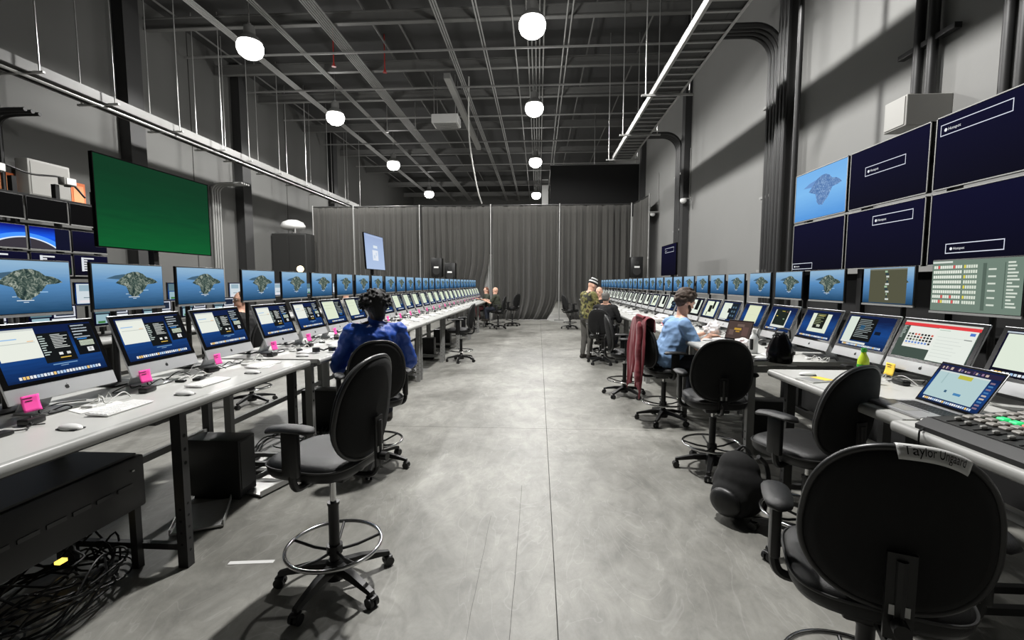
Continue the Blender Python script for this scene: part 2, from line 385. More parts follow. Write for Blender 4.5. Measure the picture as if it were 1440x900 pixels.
# left columns, panel joints and conduits
for y in (6.4, 12.45, 17.2, 25.0):
    MB().box((XL + .16, y, ZC / 2), (.32, .44, ZC)).box((XL + .33, y, ZC / 2), (.03, .5, ZC)).build('column', M['column'], wl)
for y in (9.4, 14.9, 20.6):
    MB().box((XL + .004, y, ZC / 2), (.012, .025, ZC)).build('panel_joint', M['joint'], wl)
for k, y in enumerate((9.0, 9.14, 9.28)):
    p = catmull([(XL + .1, y, .3), (XL + .1, y, 4.7), (XL + .1, y, 4.95), (XL + .22, y, 5.12), (XL + .5, y, 5.18), (-10.45, y, 5.18)], 5)
    MB().tube(p, .04, 8).build('conduit', M['pipe_dark'], wl, 40)
for k, y in enumerate((15.6, 15.72, 15.84, 15.96)):
    p = catmull([(XL + .1, y, .3), (XL + .1, y, 4.6), (XL + .1, y, 4.9), (XL + .25, y, 5.08), (XL + .5, y, 5.12), (-10.3, y, 5.12)], 5)
    MB().tube(p, .035, 8).build('conduit', M['galv_dull'], wl, 40)
# right columns and conduit stacks that bend over to the tray
for y in (9.25, 15.2, 21.2):
    MB().box((XR - .1, y - .28, ZC / 2), (.2, .3, ZC)).build('column', M['column'], wr)
def bend_conduit(y, zt, xe, x0, r, m):
    p = [(x0, y, .2), (x0, y, zt - .6)] + [(x0 - .5 + .5 * math.cos(a), y, zt - .5 + .5 * math.sin(a)) for a in [k * PI / 16 for k in range(9)]] + [(xe, y, zt)]
    MB().tube(p, r, 10).build('conduit', m, wr, 40)
for k in range(4): bend_conduit(9.35 + .13 * k, 6.55, 3.35, XR - .09, .05, M['pipe_dark'])
for k in range(3): bend_conduit(8.75 + .12 * k, 7.2, 3.6, XR - .28, .045, M['pipe_dark'])
for k in range(4): bend_conduit(15.5 + .13 * k, 6.5, 3.2, XR - .09, .05, M['pipe_dark'])
for y in (9.55, 15.7):
    for z in (1.9, 3.4, 5.2): MB().box((XR - .06, y, z), (.1, .8, .05)).build('conduit_strap', M['galv_dull'], wr)
for y, zt in ((6.05, 9.7), (5.85, 9.7), (4.95, 9.7), (4.8, 9.7)):
    MB().cyl((XR - .1, y, 3.5), (XR - .1, y, zt), .055, n=10).build('conduit', M['pipe_dark'], wr, 40)
MB().box((XR - .08, 5.95, 4.5), (.08, .8, .06)).build('conduit_strap', M['pipe_dark'], wr)
MB().box((XR - .3, 8.0, 7.4), (.5, 2.2, .45)).build('wall_duct', M['galv_dull'], wr)
MB().rbox((XR - .25, 5.81, 3.63), (.5, .34, .35), .008).box((XR - .503, 5.81, 3.63), (.012, .3, .31)).build('enclosure', M['greybox'], wr)
for z in (3.6, 3.0):
    MB().cyl((XR - .05, 18.3, z + .8), (XR - .4, 18.3, z + .8), .03, n=8).build('pipe', M['galv_dull'], wr)
    break
# white column added for lamp glow on the far wall; black header over drapes
t = thing('glow_column', 'white column added as lamp glow beyond the drapes, near hall centre', 'column', (.5, 37, 0))
MB().box((0, 0, ZC / 2), (.5, .5, ZC)).build('shaft', M['white'], t); MB().box((0, 0, .15), (.7, .7, .3)).build('plinth', M['wall_r'], t)
t = thing('header_panel', 'black hanging header panel above the right-hand drapes', 'panel', (2.62, 22.2, 0))
MB().box((0, 0, 6.0), (4.15, .12, 2.4)).build('cloth_panel', M['black_cloth'], t)
MB().cyl((-2.07, 0, 7.2), (2.07, 0, 7.2), .04).build('top_pipe', M['galv'], t)
for x in (-1.9, 0, 1.9): MB().cyl((x, 0, 7.2), (x, 0, ZC), .012, n=6).build('drop_wire', M['galv'], t)

# ceiling steel and conduit runs
for y in (-4.5, -1.5, 1.6, 4.6, 7.6, 10.4, 13.3, 16.2, 18.7, 22.3, 26.5, 30.5, 35, 39):
    mb = MB(); cx = (XL + XR) / 2; L_ = XR - XL
    mb.box((cx, y, 9.0), (L_, .15, .03)).box((cx, y, 9.15), (L_, .035, .3)).box((cx, y, 9.3), (L_, .15, .03))
    mb.build('joist', M['steel'], ce)
def run(x, z, r, y0=-6, y1=41, m='galv_dull'):
    MB().cyl((x, y0, z), (x, y1, z), r, n=8, caps=True).build('conduit', M[m], ce, 40)
for x0, n, s in ((-9.2, 4, .07), (-7.55, 3, .07), (-6.2, 6, .07), (-2.85, 3, .07), (-1.75, 2, .08), (-.75, 1, .12), (-.35, 5, .12), (.75, 2, .14)):
    for k in range(n): run(x0 + k * s, 8.95 - .0 * k, .024)
for x in (-10.6, -5.0, -4.2, 1.6, 3.3): run(x, 9.4, .03, m='steel')
for y in (14.7, 17.4, 20.4, 24.0, 28.5):
    MB().box((-3.4, y, 8.9), (16, .05, .05)).build('strut', M['galv_dull'], ce)
t = thing('cable_duct', 'straight grey cable duct hanging under the ceiling joists', 'duct', (-3.15, 0, 0))
MB().box((0, 20.2, 8.7), (.22, 8.4, .18)).build('duct_body', M['galv'], t)
for y in (16.6, 19, 21.5, 24): MB().cyl((0, y, 8.78), (0, y, ZC), .012, n=6).build('hanger_rod', M['galv'], t)
t = thing('unit_heater', 'boxy white unit heater hung from the ceiling steel', 'heater', (-3.7, 18.6, 8.0))
MB().rbox((0, 0, .1), (1.05, .75, .34), .03).build('casing', M['white'], t)
for k in range(6): MB().box((0, -.3 + k * .12, -.085), (.9, .02, .03)).build('louvre', M['galv_dull'], t)
for x in (-.42, .42):
    for y in (-.3, .3): MB().cyl((x, y, .25), (x, y, 1.75), .012, n=6).build('hanger_rod', M['galv'], t)
for i, (x, y) in enumerate(((-6.6, 14.9), (-5.1, 15.4), (-5.6, 21.0), (-7.0, 21.3))):
    t = thing('sprinkler_drop', 'small %s sprinkler drop under the ceiling, %s from the front' % ('red' if i < 2 else 'grey', nth(i)), 'sprinkler', (x, y, 8.6))
    mm = mat('sprinkler_red', (170, 50, 44), .5) if i < 2 else M['galv']
    MB().cyl((0, 0, .1), (0, 0, 1.2), .02, n=8).build('drop_pipe', mm, t); MB().cyl((0, 0, 0), (0, 0, .1), .05, .03, n=10).build('head', mm, t)
    MB().cyl((0, 0, -.015), (0, 0, 0), .07, n=10).build('deflector', mm, t)
tag(MB().tube(catmull([(-2.75, 18.4, ZC - .1), (-2.78, 18.45, 8.4), (-2.78, 18.6, 7.4), (-2.7, 19.1, 6.4), (-2.58, 19.8, 5.5), (-2.5, 20.3, 5.15)], 6), .028, 8).build('power_cable', M['cable_w'], None, 40), 'pale cable drooping from ceiling down to the drape rail', 'cable')

# lamps
proto = thing('high_bay_lamp', '', 'ceiling lamp', group='high bay lamps under the ceiling')
MB().lathe([(.03, .42), (.14, .42), (.15, .2), (.2, .16), (.3, .05), (.31, .0), (.28, -.01)], 28).build('housing', M['galv_dull'], proto, 40)
MB().lathe([(.30, -.005), (.34, -.1), (.335, -.2), (.29, -.31), (.19, -.39), (.08, -.42), (.01, -.425)], 28).build('lens', M['lens'], proto, 60)
MB().cyl((0, 0, .42), (0, 0, 1.6), .014, n=8).build('drop_rod', M['galv'], proto)
MB().cyl((0, 0, .42), (0, 0, .5), .05, n=10).build('hook', M['galv'], proto)
lamp_p = Proto(proto)
def lamp_light(x, y, f=1.0):
    d = bpy.data.lights.new('lamp_light', 'SPOT'); d.spot_size = math.radians(163); d.spot_blend = .3; d.energy = LAMP_W * f; d.shadow_soft_size = .16; d.color = (1, .985, .96)
    o = bpy.data.objects.new('lamp_light', d); C.objects.link(o); o.location = (x, y, LAMP_Z - .62)
    d = bpy.data.lights.new('lamp_uplight', 'POINT'); d.energy = LAMP_W * f * .08; d.shadow_soft_size = .16; d.color = (1, .985, .96)
    o = bpy.data.objects.new('lamp_uplight', d); C.objects.link(o); o.location = (x, y, LAMP_Z - .62)
vis = 0
for y in AISLE_LAMPS:
    k = AISLE_LAMPS.index(y)
    lab = 'glowing round high bay lamp over the aisle, %s' % ['overhead above the near chairs', 'nearest in view', 'second nearest in view', 'just above the drapes', 'farthest beyond the drapes'][k]
    lamp_p.put((-.18, y, LAMP_Z), 0, lab); lamp_light(-.18, y, 2.2 if y < 10 else .85)   # the lamp over the near chairs is the strongest
for y in LEFT_LAMPS:
    k = LEFT_LAMPS.index(y)
    lab = 'glowing round high bay lamp over the left bay, %s' % ['nearest in view', 'second nearest in view', 'just above the drapes', 'farthest beyond the drapes'][k]
    lamp_p.put((-7.9, y, LAMP_Z), 0, lab); lamp_light(-7.9, y)

# cable trays
def tray(label, x, z, y0, y1, w, rods, rung, rodlen, solid=False, hh=.13):
    t = thing('cable_tray', label, 'cable tray', (x, 0, z))
    for s in (-1, 1):
        MB().box((s * w / 2, (y0 + y1) / 2, 0), (.02, y1 - y0, hh)).box((s * (w / 2 - .02), (y0 + y1) / 2, hh / 2), (.05, y1 - y0, .008)).box((s * (w / 2 - .02), (y0 + y1) / 2, -hh / 2), (.05, y1 - y0, .008)).build('side_rail', M['steel'] if hh > .15 else M['galv'], t)
    if solid:
        MB().box((0, (y0 + y1) / 2, -hh / 2 + .03), (w - .03, y1 - y0, .01)).build('tray_floor', M['cabinet'], t)
        if hh > .15: MB().cyl((w / 2 + .03, y0, -hh / 2 - .12), (w / 2 + .03, y1, -hh / 2 - .12), .03, n=8).build('conduit', M['galv'], t, 40)
    y = y0 + .1; r = MB().box((0, 0, 0), (w, .05, .03)); me = r.mesh('rung', M['galv_dull'])
    while y < y1:
        o = bpy.data.objects.new('rung', me); C.objects.link(o); o.parent = t; o.location = (0, y, -.05); y += rung
    for k in range(5):
        dx = -.2 + k * .1
        pts = [(dx + .03 * math.sin(q * .9 + k), y0 + (y1 - y0) * q / 30, -.015 + .012 * math.sin(q * 1.7 + k)) for q in range(31)]
        MB().tube(pts, .02, 6).build('cable', M['cable'], t, 60)
    for yy in rods:
        tr = MB().box((0, yy, -.1), (w + .5, .05, .04)).build('trapeze_bar', M['galv'], t)
        for s in (-1, 1): MB().cyl((s * (w / 2 + .16), yy, -.12), (s * (w / 2 + .16), yy, rodlen), .013, n=6).build('hanger_rod', M['galv'], tr)
    return t
tray('long galvanised cable tray hung along the left wall', -10.15, 5.85, 2.0, 25.0, .5, [4.5, 6.6, 8.7, 10.3, 12.2, 13.9, 15.2, 17, 19, 21, 23.2, 24.8], .45, ZC - 5.85, True, .2)
tray('galvanised ladder cable tray hung high along the right side', 2.8, 5.85, 2.0, 15.9, .62, [3.0, 6.8, 10.5, 13.2, 15.75], .3, ZC - 5.85, True)

# ------------------------------------------------------------------ pipe and drape
def drape(label, x0, x1, y, zt, zb=.02, left=None, right=None, seed=0, axis='x', y1=None, folds=None):
    rnd = random.Random(seed); nx, nz = 110, 14; w = x1 - x0
    ph = [rnd.uniform(0, 6) for _ in range(5)]; fr = folds or w * 3.2
    vs = []; fs = []
    for k in range(nz + 1):
        tz = k / nz; z = zt + (zb - zt) * tz
        a = x0 + (left(z) if left else 0); b = x1 + (right(z) if right else 0)
        for i in range(nx + 1):
            u = i / nx; amp = .025 + .075 * min(1, tz * 1.6)
            f = math.sin(2 * PI * fr * u + ph[0] + 1.2 * math.sin(2 * PI * 1.7 * u + ph[1])) * .6 + math.sin(2 * PI * fr * .43 * u + ph[2] + .25 * tz) * .6 + .25 * math.sin(2 * PI * fr * 2.3 * u + ph[3])
            x = a + (b - a) * u; off = f * amp
            vs.append((x, y + off, z) if axis == 'x' else (y + off + (y1 - y) * u, x, z))
    for k in range(nz):
        for i in range(nx):
            q = k * (nx + 1) + i; fs.append((q, q + 1, q + nx + 2, q + nx + 1))
    t = thing('stage_drape', label, 'drape', ((x0 + x1) / 2, y, 0) if axis == 'x' else (y, (x0 + x1) / 2, 0), group='charcoal drape panels across the hall')
    mb = MB(); mb.add([Vector(v) - Vector(t.location) for v in vs], fs)
    o = mb.build('cloth', M['curtain'], t, 60); sm = o.modifiers.new('thick', 'SOLIDIFY'); sm.thickness = .006
    L_ = w / 2
    if axis == 'x': MB().cyl((-L_, 0, zt + .03), (L_, 0, zt + .03), .028, n=8).build('top_rail', M['cabinet'], t)
    else: MB().cyl((0, -L_, zt + .03), (y1 - y, L_, zt + .03), .028, n=8).build('top_rail', M['cabinet'], t)
    return t
YC = 20.4; ZT = 5.04
px = [-10.2, -8.33, -5.31, -2.12, .92, 4.03]
slit = lambda z: -.26 * math.exp(-((z - 1.45) / .75) ** 2)
drape('charcoal drape panel at far left end of the drape line', px[0], px[1] - .04, YC, ZT, seed=1)
drape('charcoal drape panel behind the portrait white screen', px[1] + .04, px[2] - .05, YC, ZT, seed=2)
drape('charcoal drape panel with a white slit at its right edge', px[2] + .05, px[3] - .05, YC, ZT, seed=3, right=slit)
drape('charcoal drape panel at hall centre, lifted at lower right corner', px[3] + .05, px[4] - .05, YC, ZT, seed=4, right=lambda z: -.5 * max(0, 1 - z / 1.3) ** 2)
drape('charcoal drape panel right of the aisle behind the standing person', px[4] + .05, px[5] - .02, YC, ZT, seed=5, left=lambda z: .42 * max(0, 1 - z / 1.3) ** 2)
drape('charcoal drape panel turning along the right wall', 18.4, 20.3, 4.32, ZT, seed=6, axis='y', y1=4.1)
pole_p = None
for k, x in enumerate(px + [4.3]):
    yy = YC if k < 6 else 18.35
    lab = ['leftmost upright pole of the drape line', 'second upright pole from left of the drape line', 'third upright drape pole, left of the speakers', 'upright drape pole beside the white slit', 'upright drape pole above the lifted corner', 'upright drape pole at the right corner', 'upright drape pole nearest the right wall'][k]
    t = thing('drape_pole', lab, 'pole', (x, yy - .05, 0), group='drape line poles')
    MB().cyl((0, 0, .01), (0, 0, ZT + .08), .026, n=10).build('upright', M['galv'] if k < 6 else M['galv_dull'], t, 40)
    MB().box((0, 0, .006), (.42, .42, .012)).build('base_plate', M['cabinet'], t); MB().cyl((0, 0, 2.6), (0, 0, 2.68), .034, n=10).build('collar', M['galv'], t)
t = thing('lit_wall_stand_in', 'tall white panel added as the bright lit wall behind the drape slit', 'panel', (-2.35, 21.6, 0))  # added panel, stands in for the lit back wall beyond the slit
MB().box((0, 0, 1.7), (1.2, .05, 2.6)).build('board', M['white'], t)
for x in (-.5, .5): MB().box((x, 0, .2), (.05, .5, .4)).build('foot', M['galv'], t)

# ------------------------------------------------------------------ workbenches
ZD = 1.0
def make_bench(L_, depth=.98, mats=('leg', 'leg'), mids=()):
    t = thing('workbench', '', 'desk')
    MB().box((-depth / 2 - .01, 0, ZD - .018), (depth - .02, L_, .034)).build('tabletop', M['laminate'], t)
    pr = [(-.022 - .0, ZD - .05), (-.006, ZD - .05), (0, ZD - .043), (.004, ZD - .028), (.002, ZD - .012), (-.006, ZD - .003), (-.022, ZD - .0005)]
    mb = MB(); n = len(pr)
    mb.add([(x, s * L_ / 2, z) for s in (-1, 1) for x, z in pr], [tuple(range(n)), tuple(range(2 * n - 1, n - 1, -1))] + [(i, n + i, n + (i + 1) % n, (i + 1) % n) for i in range(n)])
    mb.build('bullnose_edge', M['edge'], t, 50)
    for yy in [-L_ / 2 + .07, L_ / 2 - .07] + list(mids):
        lg = MB().box((-.13, yy, (ZD - .04) / 2), (.06, .05, ZD - .04)).build('leg', M[mats[0]], t)
        h = MB()
        for k in range(5): h.cyl((-.0998, yy, .1 + k * .07), (-.0988, yy, .1 + k * .07), .008, n=8)
        for k in range(3): h.cyl((-.0998, yy, .62 + k * .08), (-.0988, yy, .62 + k * .08), .011, n=8)
        for k in range(4): h.cyl((-.13, yy - .0255, .14 + k * .07), (-.13, yy - .0245, .14 + k * .07), .008, n=8)
        h.build('bolt_holes', M['hole'], lg)
        MB().box((-depth + .1, yy, (ZD - .04) / 2), (.06, .05, ZD - .04)).build('leg', M[mats[1]], t)
        MB().box((-depth / 2 - .02, yy, ZD - .08), (depth - .24, .04, .05)).build('cross_rail', M[mats[0]], t)
        MB().box((-depth / 2, yy, .12), (depth - .24, .035, .035)).build('foot_rail', M[mats[1]], t)
    MB().box((-.17, 0, ZD - .08), (.03, L_ - .16, .06)).build('front_apron', M['leg'], t)
    MB().box((-depth + .1, 0, .40), (.03, L_ - .16, .05)).build('back_rail', M['leg_pale'], t)
    return t
bench_near = Proto(make_bench(2.44, mids=(-.05,)))
bench = Proto(make_bench(1.86, mats=('leg_pale', 'leg_pale')))
bench_near.put((-1.92, 2.48, 0), 0, 'grey laminate workbench nearest the camera in the left row')
LEFT_D = [3.76 + 1.875 * i for i in range(8)]
for i, d in enumerate(LEFT_D): bench.put((-1.87, d + .93, 0), 0, 'grey laminate workbench, %s from the camera in the left row' % nth(i + 1))
Proto(make_bench(1.36)).put((1.68, 1.54, 0), PI, 'grey workbench under the lighting console at right foreground')
Proto(make_bench(1.27, depth=.92)).put((1.74, 2.875, 0), PI, 'grey workbench carrying the open silver laptop')
RIGHT_D = [3.86 + 1.875 * i for i in range(8)]
for i, d in enumerate(RIGHT_D): bench.put((1.68, d + .93, 0), PI, 'grey laminate workbench, %s from the camera in the right row' % nth(i + 2))

# ------------------------------------------------------------------ screens
def screen(name, w, h, bg, els, parent, Mx, polys=()):
    """flat picture area: background, then printed elements in (u0,v0,u1,v1,colour) from 0 to 1"""
    mb = MB()
    def P(u, v, d): return Vector((d, (u - .5) * w, v * h))
    mb.add([P(0, 0, 0), P(1, 0, 0), P(1, 1, 0), P(0, 1, 0)], [(0, 1, 2, 3)], Mx, None, 0)
    k = 1
    for poly, mi, col in polys:
        mb.add([P(u, v, .0002 * k) for u, v in poly], [tuple(range(len(poly)))], Mx, col, mi); k += 1
    for e in els:
        u0, v0, u1, v1, c = e
        mb.add([P(u0, v0, .0002 * k), P(u1, v0, .0002 * k), P(u1, v1, .0002 * k), P(u0, v1, .0002 * k)], [(0, 1, 2, 3)], Mx, lin(c), 1)
        k += 1 if k < 9 else 0
    return mb.build(name, [bg, M['print'], M['island'], M['island_pale']], parent)
def lines(u0, v1, u1, n, dv, c, th=.4, rnd=random.Random(3)):
    return [(u0, v1 - i * dv - dv * th, u0 + (u1 - u0) * rnd.uniform(.45, 1), v1 - i * dv, c) for i in range(n)]
def dock(u0=.1, u1=.93, v=.045, n=26):
    rnd = random.Random(5); cs = [(235, 240, 245), (200, 215, 230), (240, 200, 120), (170, 200, 235), (230, 230, 230)]
    s = (u1 - u0) / n
    return [(u0 + i * s + s * .12, v, u0 + i * s + s * .88, v + .055, rnd.choice(cs)) for i in range(n)]
ISL = [(.29, .576), (.355, .67), (.455, .80), (.545, .845), (.62, .845), (.69, .80), (.745, .72), (.82, .70), (.88, .65), (.92, .59), (.845, .56), (.755, .545), (.72, .465), (.68, .37), (.62, .30), (.58, .24), (.51, .255), (.467, .32), (.455, .4), (.433, .495), (.367, .53)]
HILL = [(.17, .68), (.29, .75), (.42, .785), (.50, .76), (.46, .66), (.30, .665)]
SURF = [(.46, .235, .62, .25, (214, 224, 232)), (.52, .20, .57, .215, (190, 206, 220)), (.68, .39, .76, .41, (150, 190, 226)), (.42, .31, .46, .325, (180, 200, 216))]
def isl(mi=2): return [(HILL, 1, lin((66, 96, 118))), (ISL, mi, None)]
WHT = (232, 236, 226); CREAM = (214, 222, 198); DARK = (14, 18, 20); NAV = (12, 24, 34)
def desk_A():
    e = [(.02, .40, .40, .93, WHT), (.02, .93, .40, .965, (205, 210, 205)), (.05, .78, .22, .80, (150, 190, 230)), (.05, .70, .37, .712, (190, 196, 190)), (.30, .72, .36, .735, (238, 190, 140))]
    e += [(.40, .27, .72, .85, DARK)] + lines(.41, .80, .49, 9, .045, (190, 205, 200)) + lines(.53, .81, .70, 9, .032, (210, 214, 210)) + [(.55, .40, .59, .45, (230, 232, 230)), (.63, .40, .67, .45, (210, 212, 210)), (.55, .335, .66, .355, (214, 178, 80))]
    e += [(.75, .34, .995, .97, (8, 12, 18))] + lines(.77, .955, .97, 5, .06, (196, 206, 214)) + [(.79, .655, .9, .675, (60, 140, 220)), (.80, .52, .96, .63, (206, 216, 196))]
    e += [(.86, .39, .93, .48, (232, 234, 234)), (.88, .41, .91, .46, (8, 12, 18))]
    return e + [(.45, .22, .70, .24, (110, 150, 190)), (.52, .19, .60, .2, (150, 180, 210))] + dock()
def desk_B():
    return [(.03, .18, .62, .95, (222, 232, 206)), (.03, .95, .62, .985, (190, 200, 186)), (.64, .25, .97, .97, (16, 22, 26))] + lines(.67, .92, .95, 8, .07, (150, 160, 160)) + [(.08, .80, .5, .81, (180, 196, 170)), (.08, .66, .45, .67, (180, 196, 170)), (.72, .3, .88, .4, (40, 90, 150))] + dock(.2, .85)
def desk_C():   # red title bar, icon grid, white mail window
    e = [(0, 0, 1, 1, (66, 80, 72)), (0, .955, 1, 1, (214, 214, 206)), (0, .87, 1, .955, (226, 62, 66)), (.10, .28, .50, .86, (232, 234, 228)), (.50, .02, .985, .87, (228, 234, 226))]
    e += lines(.01, .85, .07, 9, .04, (190, 200, 194)) + [(.52, .82, .66, .835, (170, 190, 176)), (.90, .76, .96, .83, (80, 120, 200))] + lines(.53, .66, .95, 7, .085, (206, 212, 206), .12) + [(.86, .64, .95, .66, (80, 84, 84))]
    rnd = random.Random(9)
    for r in range(4):
        for c in range(8):
            col = [(20, 20, 22), (20, 20, 22), (206, 96, 80), (120, 130, 110), (30, 30, 34)][rnd.randrange(5)] if r < 3 else ((104, 140, 206) if c < 7 else (24, 24, 26))
            e.append((.125 + c * .046, .62 - r * .075, .155 + c * .046, .67 - r * .075, col))
    return e + [(.12, .36, .30, .368, (226, 180, 90))]
def desk_D():   # white column, terminal, blue
    return [(.04, .16, .24, .95, (216, 226, 214)), (.24, .20, .66, .93, (10, 12, 12)), (.04, .10, .60, .16, (222, 226, 220))] + lines(.28, .88, .62, 11, .055, (150, 160, 160), .35) + [(.35, .55, .45, .7, (36, 80, 110)), (.70, .45, .82, .55, (6, 20, 40))] + dock(.1, .95, .03)
def desk_E():   # document with dark window
    return [(.24, .22, .80, .90, (222, 230, 212)), (.36, .36, .68, .93, (20, 24, 20))] + lines(.38, .88, .64, 7, .06, (150, 160, 120), .3) + [(.48, .42, .58, .50, (190, 196, 180)), (.44, .82, .62, .84, (200, 180, 90))] + dock(.08, .95, .04)
def desk_F():
    return [(.20, .14, .78, .88, (222, 226, 216)), (.24, .24, .74, .90, (24, 34, 26)), (.30, .6, .36, .63, (210, 190, 80)), (.46, .82, .58, .84, (210, 190, 80)), (.60, .50, .66, .53, (150, 180, 150)), (.64, .80, .70, .83, (120, 80, 80))] + dock(.05, .5, .04, 14)
def desk_G(): return [(.20, .12, .80, .92, (222, 228, 196)), (.20, .92, .80, .95, (190, 196, 170)), (.26, .5, .7, .507, (196, 204, 172)), (.05, .04, .6, .09, (226, 230, 226))]
def desk_H():
    e = [(.06, .08, .56, .94, (226, 234, 220)), (.58, .10, .97, .95, (20, 30, 38)), (.44, .42, .58, .66, (18, 24, 26))]
    for r in range(3):
        for c in range(2): e.append((.66 + c * .14, .24 + r * .22, .74 + c * .14, .34 + r * .22, (84, 110, 130)))
    return e + [(.04, .02, .5, .06, (226, 230, 226))]
def desk_I(): return [(.1, .06, .92, .94, (228, 236, 214)), (.36, .30, .58, .70, (18, 26, 18)), (.6, .5, .74, .94, (16, 22, 22)), (.3, .10, .36, .3, (60, 80, 60))]
def desk_J(): return [(.12, .06, .46, .94, (232, 238, 226)), (.46, .06, .78, .30, (232, 238, 226)), (.78, .06, .9, .94, (220, 228, 214)), (.5, .34, .75, .94, (14, 18, 18))]
def desk_K():   # nearest at right: white window, navy window
    return [(.02, .16, .38, .93, (222, 232, 216)), (.36, .30, 1, .86, (10, 18, 30)), (.36, .86, 1, .9, (220, 226, 220)), (.0, .95, .5, .98, (200, 210, 220)), (.55, .58, .62, .6, (230, 232, 230)), (.30, .17, 1, .27, (230, 234, 226))] + dock(.02, .98, .04)
TILT = math.radians(20)
MXI = Matrix.Translation((.13, 0, .095)) @ Matrix.Rotation(-TILT, 4, 'Y')
LOGO = []
for k in range(30):
    a = 2 * PI * k / 30 + PI / 2; r = .0105 * (1 - .16 * math.exp(-((math.atan2(math.sin(a - PI / 2), math.cos(a - PI / 2))) / .35) ** 2) - .12 * math.exp(-((math.atan2(math.sin(a + PI / 2), math.cos(a + PI / 2))) / .28) ** 2))
    x, y = r * math.cos(a), r * math.sin(a) * 1.05
    d = math.hypot(x - .0135, y - .001)
    if d < .0052: x -= (.0052 - d)
    LOGO.append((x, y))
LEAF = [(.000, .012), (.0012, .0155), (.0045, .0178), (.0042, .0142), (.002, .0123)]
def make_imac(bg, els):
    t = thing('all_in_one_computer', '', 'computer')
    w, h = .528, .385
    b = MB().rbox((-.006, 0, h / 2), (.012, w, h), .004, 2, MXI)
    b.pad(.135, .19, .06, 2.8, 28, MXI @ Matrix.Translation((-.040, 0, h / 2 + .01)) @ Matrix.Rotation(PI / 2, 4, 'Y'))
    body = b.build('case', M['alu'], t, 35)
    MB().box((.0008, 0, .072 + (h - .075) / 2), (.0016, w - .004, h - .078), MXI).build('bezel', M['gloss_black'], body)
    screen('screen', .476, .268, bg, els, body, MXI @ Matrix.Translation((.002, 0, .094)))
    Ml = MXI @ Matrix.Translation((.0003, 0, .036)) @ Matrix(((0, 0, 1, 0), (1, 0, 0, 0), (0, 1, 0, 0), (0, 0, 0, 1)))
    MB().prism(LOGO, .0006, Ml).prism(LEAF, .0006, Ml).build('logo', M['ink_black'], body)
    st = MB().rbox((.0, 0, .004), (.18, .17, .008), .003)
    p0, p1 = Vector((-.085, 0, .005)), MXI @ Vector((-.03, 0, .17))
    d = (p1 - p0); dz_ = d.normalized(); dx_ = Vector((0, 1, 0)).cross(dz_)
    st.box((0, 0, d.length / 2), (.008, .15, d.length), Matrix.Translation(p0) @ Matrix((dx_, Vector((0, 1, 0)), dz_)).transposed().to_4x4())
    st.build('stand', M['alu'], t, 35)
    return t
im = {'A': (M['deepblue'], desk_A()), 'B': (M['deepblue'], desk_B()), 'C': (M['deepblue'], desk_C()), 'D': (M['deepblue'], desk_D()), 'E': (M['deepblue'], desk_E()), 'F': (M['deepblue'], desk_F()), 'G': (M['deepblue'], desk_G()), 'H': (M['deepblue'], desk_H()), 'I': (M['deepblue'], desk_I()), 'J': (M['navy'], desk_J()), 'K': (M['navy'], desk_K())}
IM = {k: Proto(make_imac(*v)) for k, v in im.items()}
def make_monitor(w=.5, h=.29, z0=.48, bg='sea', els=None, polys=None, name='monitor', post=True):
    t = thing(name, '', 'monitor')
    T = Matrix.Translation((0, 0, z0))
    b = MB().rbox((-.012, 0, h / 2), (.02, w, h), .003, 2, T); b.rbox((-.03, 0, h / 2), (.03, w * .7, h * .6), .01, 2, T)
    case = b.build('case', M['black'], t, 35)
    MB().box((-.004, 0, .007), (.014, w, .013), T).build('bottom_strip', M['galv'], case)
    screen('screen', w - .014, h - .026, M[bg], SURF if els is None else els, case, T @ Matrix.Translation((.0005, 0, .018)), isl() if polys is None else polys)
    if post:
        MB().rbox((-.13, 0, .006), (.16, .2, .012), .004).build('stand_base', M['black'], t, 35)
        MB().cyl((-.13, 0, .01), (-.13, 0, z0 + h * .7), .017, n=10).build('stand_post', M['black'], t, 40)
        MB().box((-.085, 0, z0 + h / 2), (.1, .05, .05)).build('mount_arm', M['black'], t)
    return t
mon = Proto(make_monitor())
DOCB = [(.14, .02, .88, .98, (84, 84, 66)), (.14, .94, .88, .98, (120, 122, 110))] + [(.48 + .02 * math.sin(k), .1 + k * .07, .53 + .02 * math.cos(k * 2), .15 + k * .07, [(200, 206, 200), (40, 60, 70), (160, 190, 160)][k % 3]) for k in range(12)]
mon_doc = Proto(make_monitor(els=DOCB, polys=[(ISL, 2, None)]))
rnd = random.Random(2)
GRID = [(0, 0, 1, 1, (112, 130, 118)), (.0, .95, .25, .985, (214, 220, 212))]
for r in range(8):
    for c in range(13 if r % 4 != 3 else 13): GRID.append((.02 + c * .027, .84 - r * .098, .042 + c * .027, .90 - r * .098, (226, 232, 220) if rnd.random() > .07 else [(220, 90, 90), (226, 210, 90)][rnd.randrange(2)]))
    for c in range(6): GRID.append((.39 + c * .026, .84 - r * .098, .41 + c * .026, .90 - r * .098, (216, 224, 210) if c or r % 2 else (226, 212, 80)))
GRID += [(.60, .05, .64, .92, (84, 100, 90)), (.82, .1, .83, .92, (84, 100, 90))]
for k in range(6): GRID.append((.66, .14 + k * .13, .74, .17 + k * .13, (210, 218, 206)))
for k in range(14): GRID.append((.85, .12 + k * .06, .85 + .05 + .07 * rnd.random(), .15 + k * .06, (210, 218, 206)))
mon_grid = Proto(make_monitor(.585, .345, .455, 'navy', GRID, []))
L_ST = [1.88, 2.5, 3.12] + [d + o for d in LEFT_D for o in (.08, .70, 1.31)]
R_ST = [d + o for d in RIGHT_D for o in (.14, .76, 1.37)]
def row(i, side): return '%s from the camera in the %s row' % (nth(i), side)
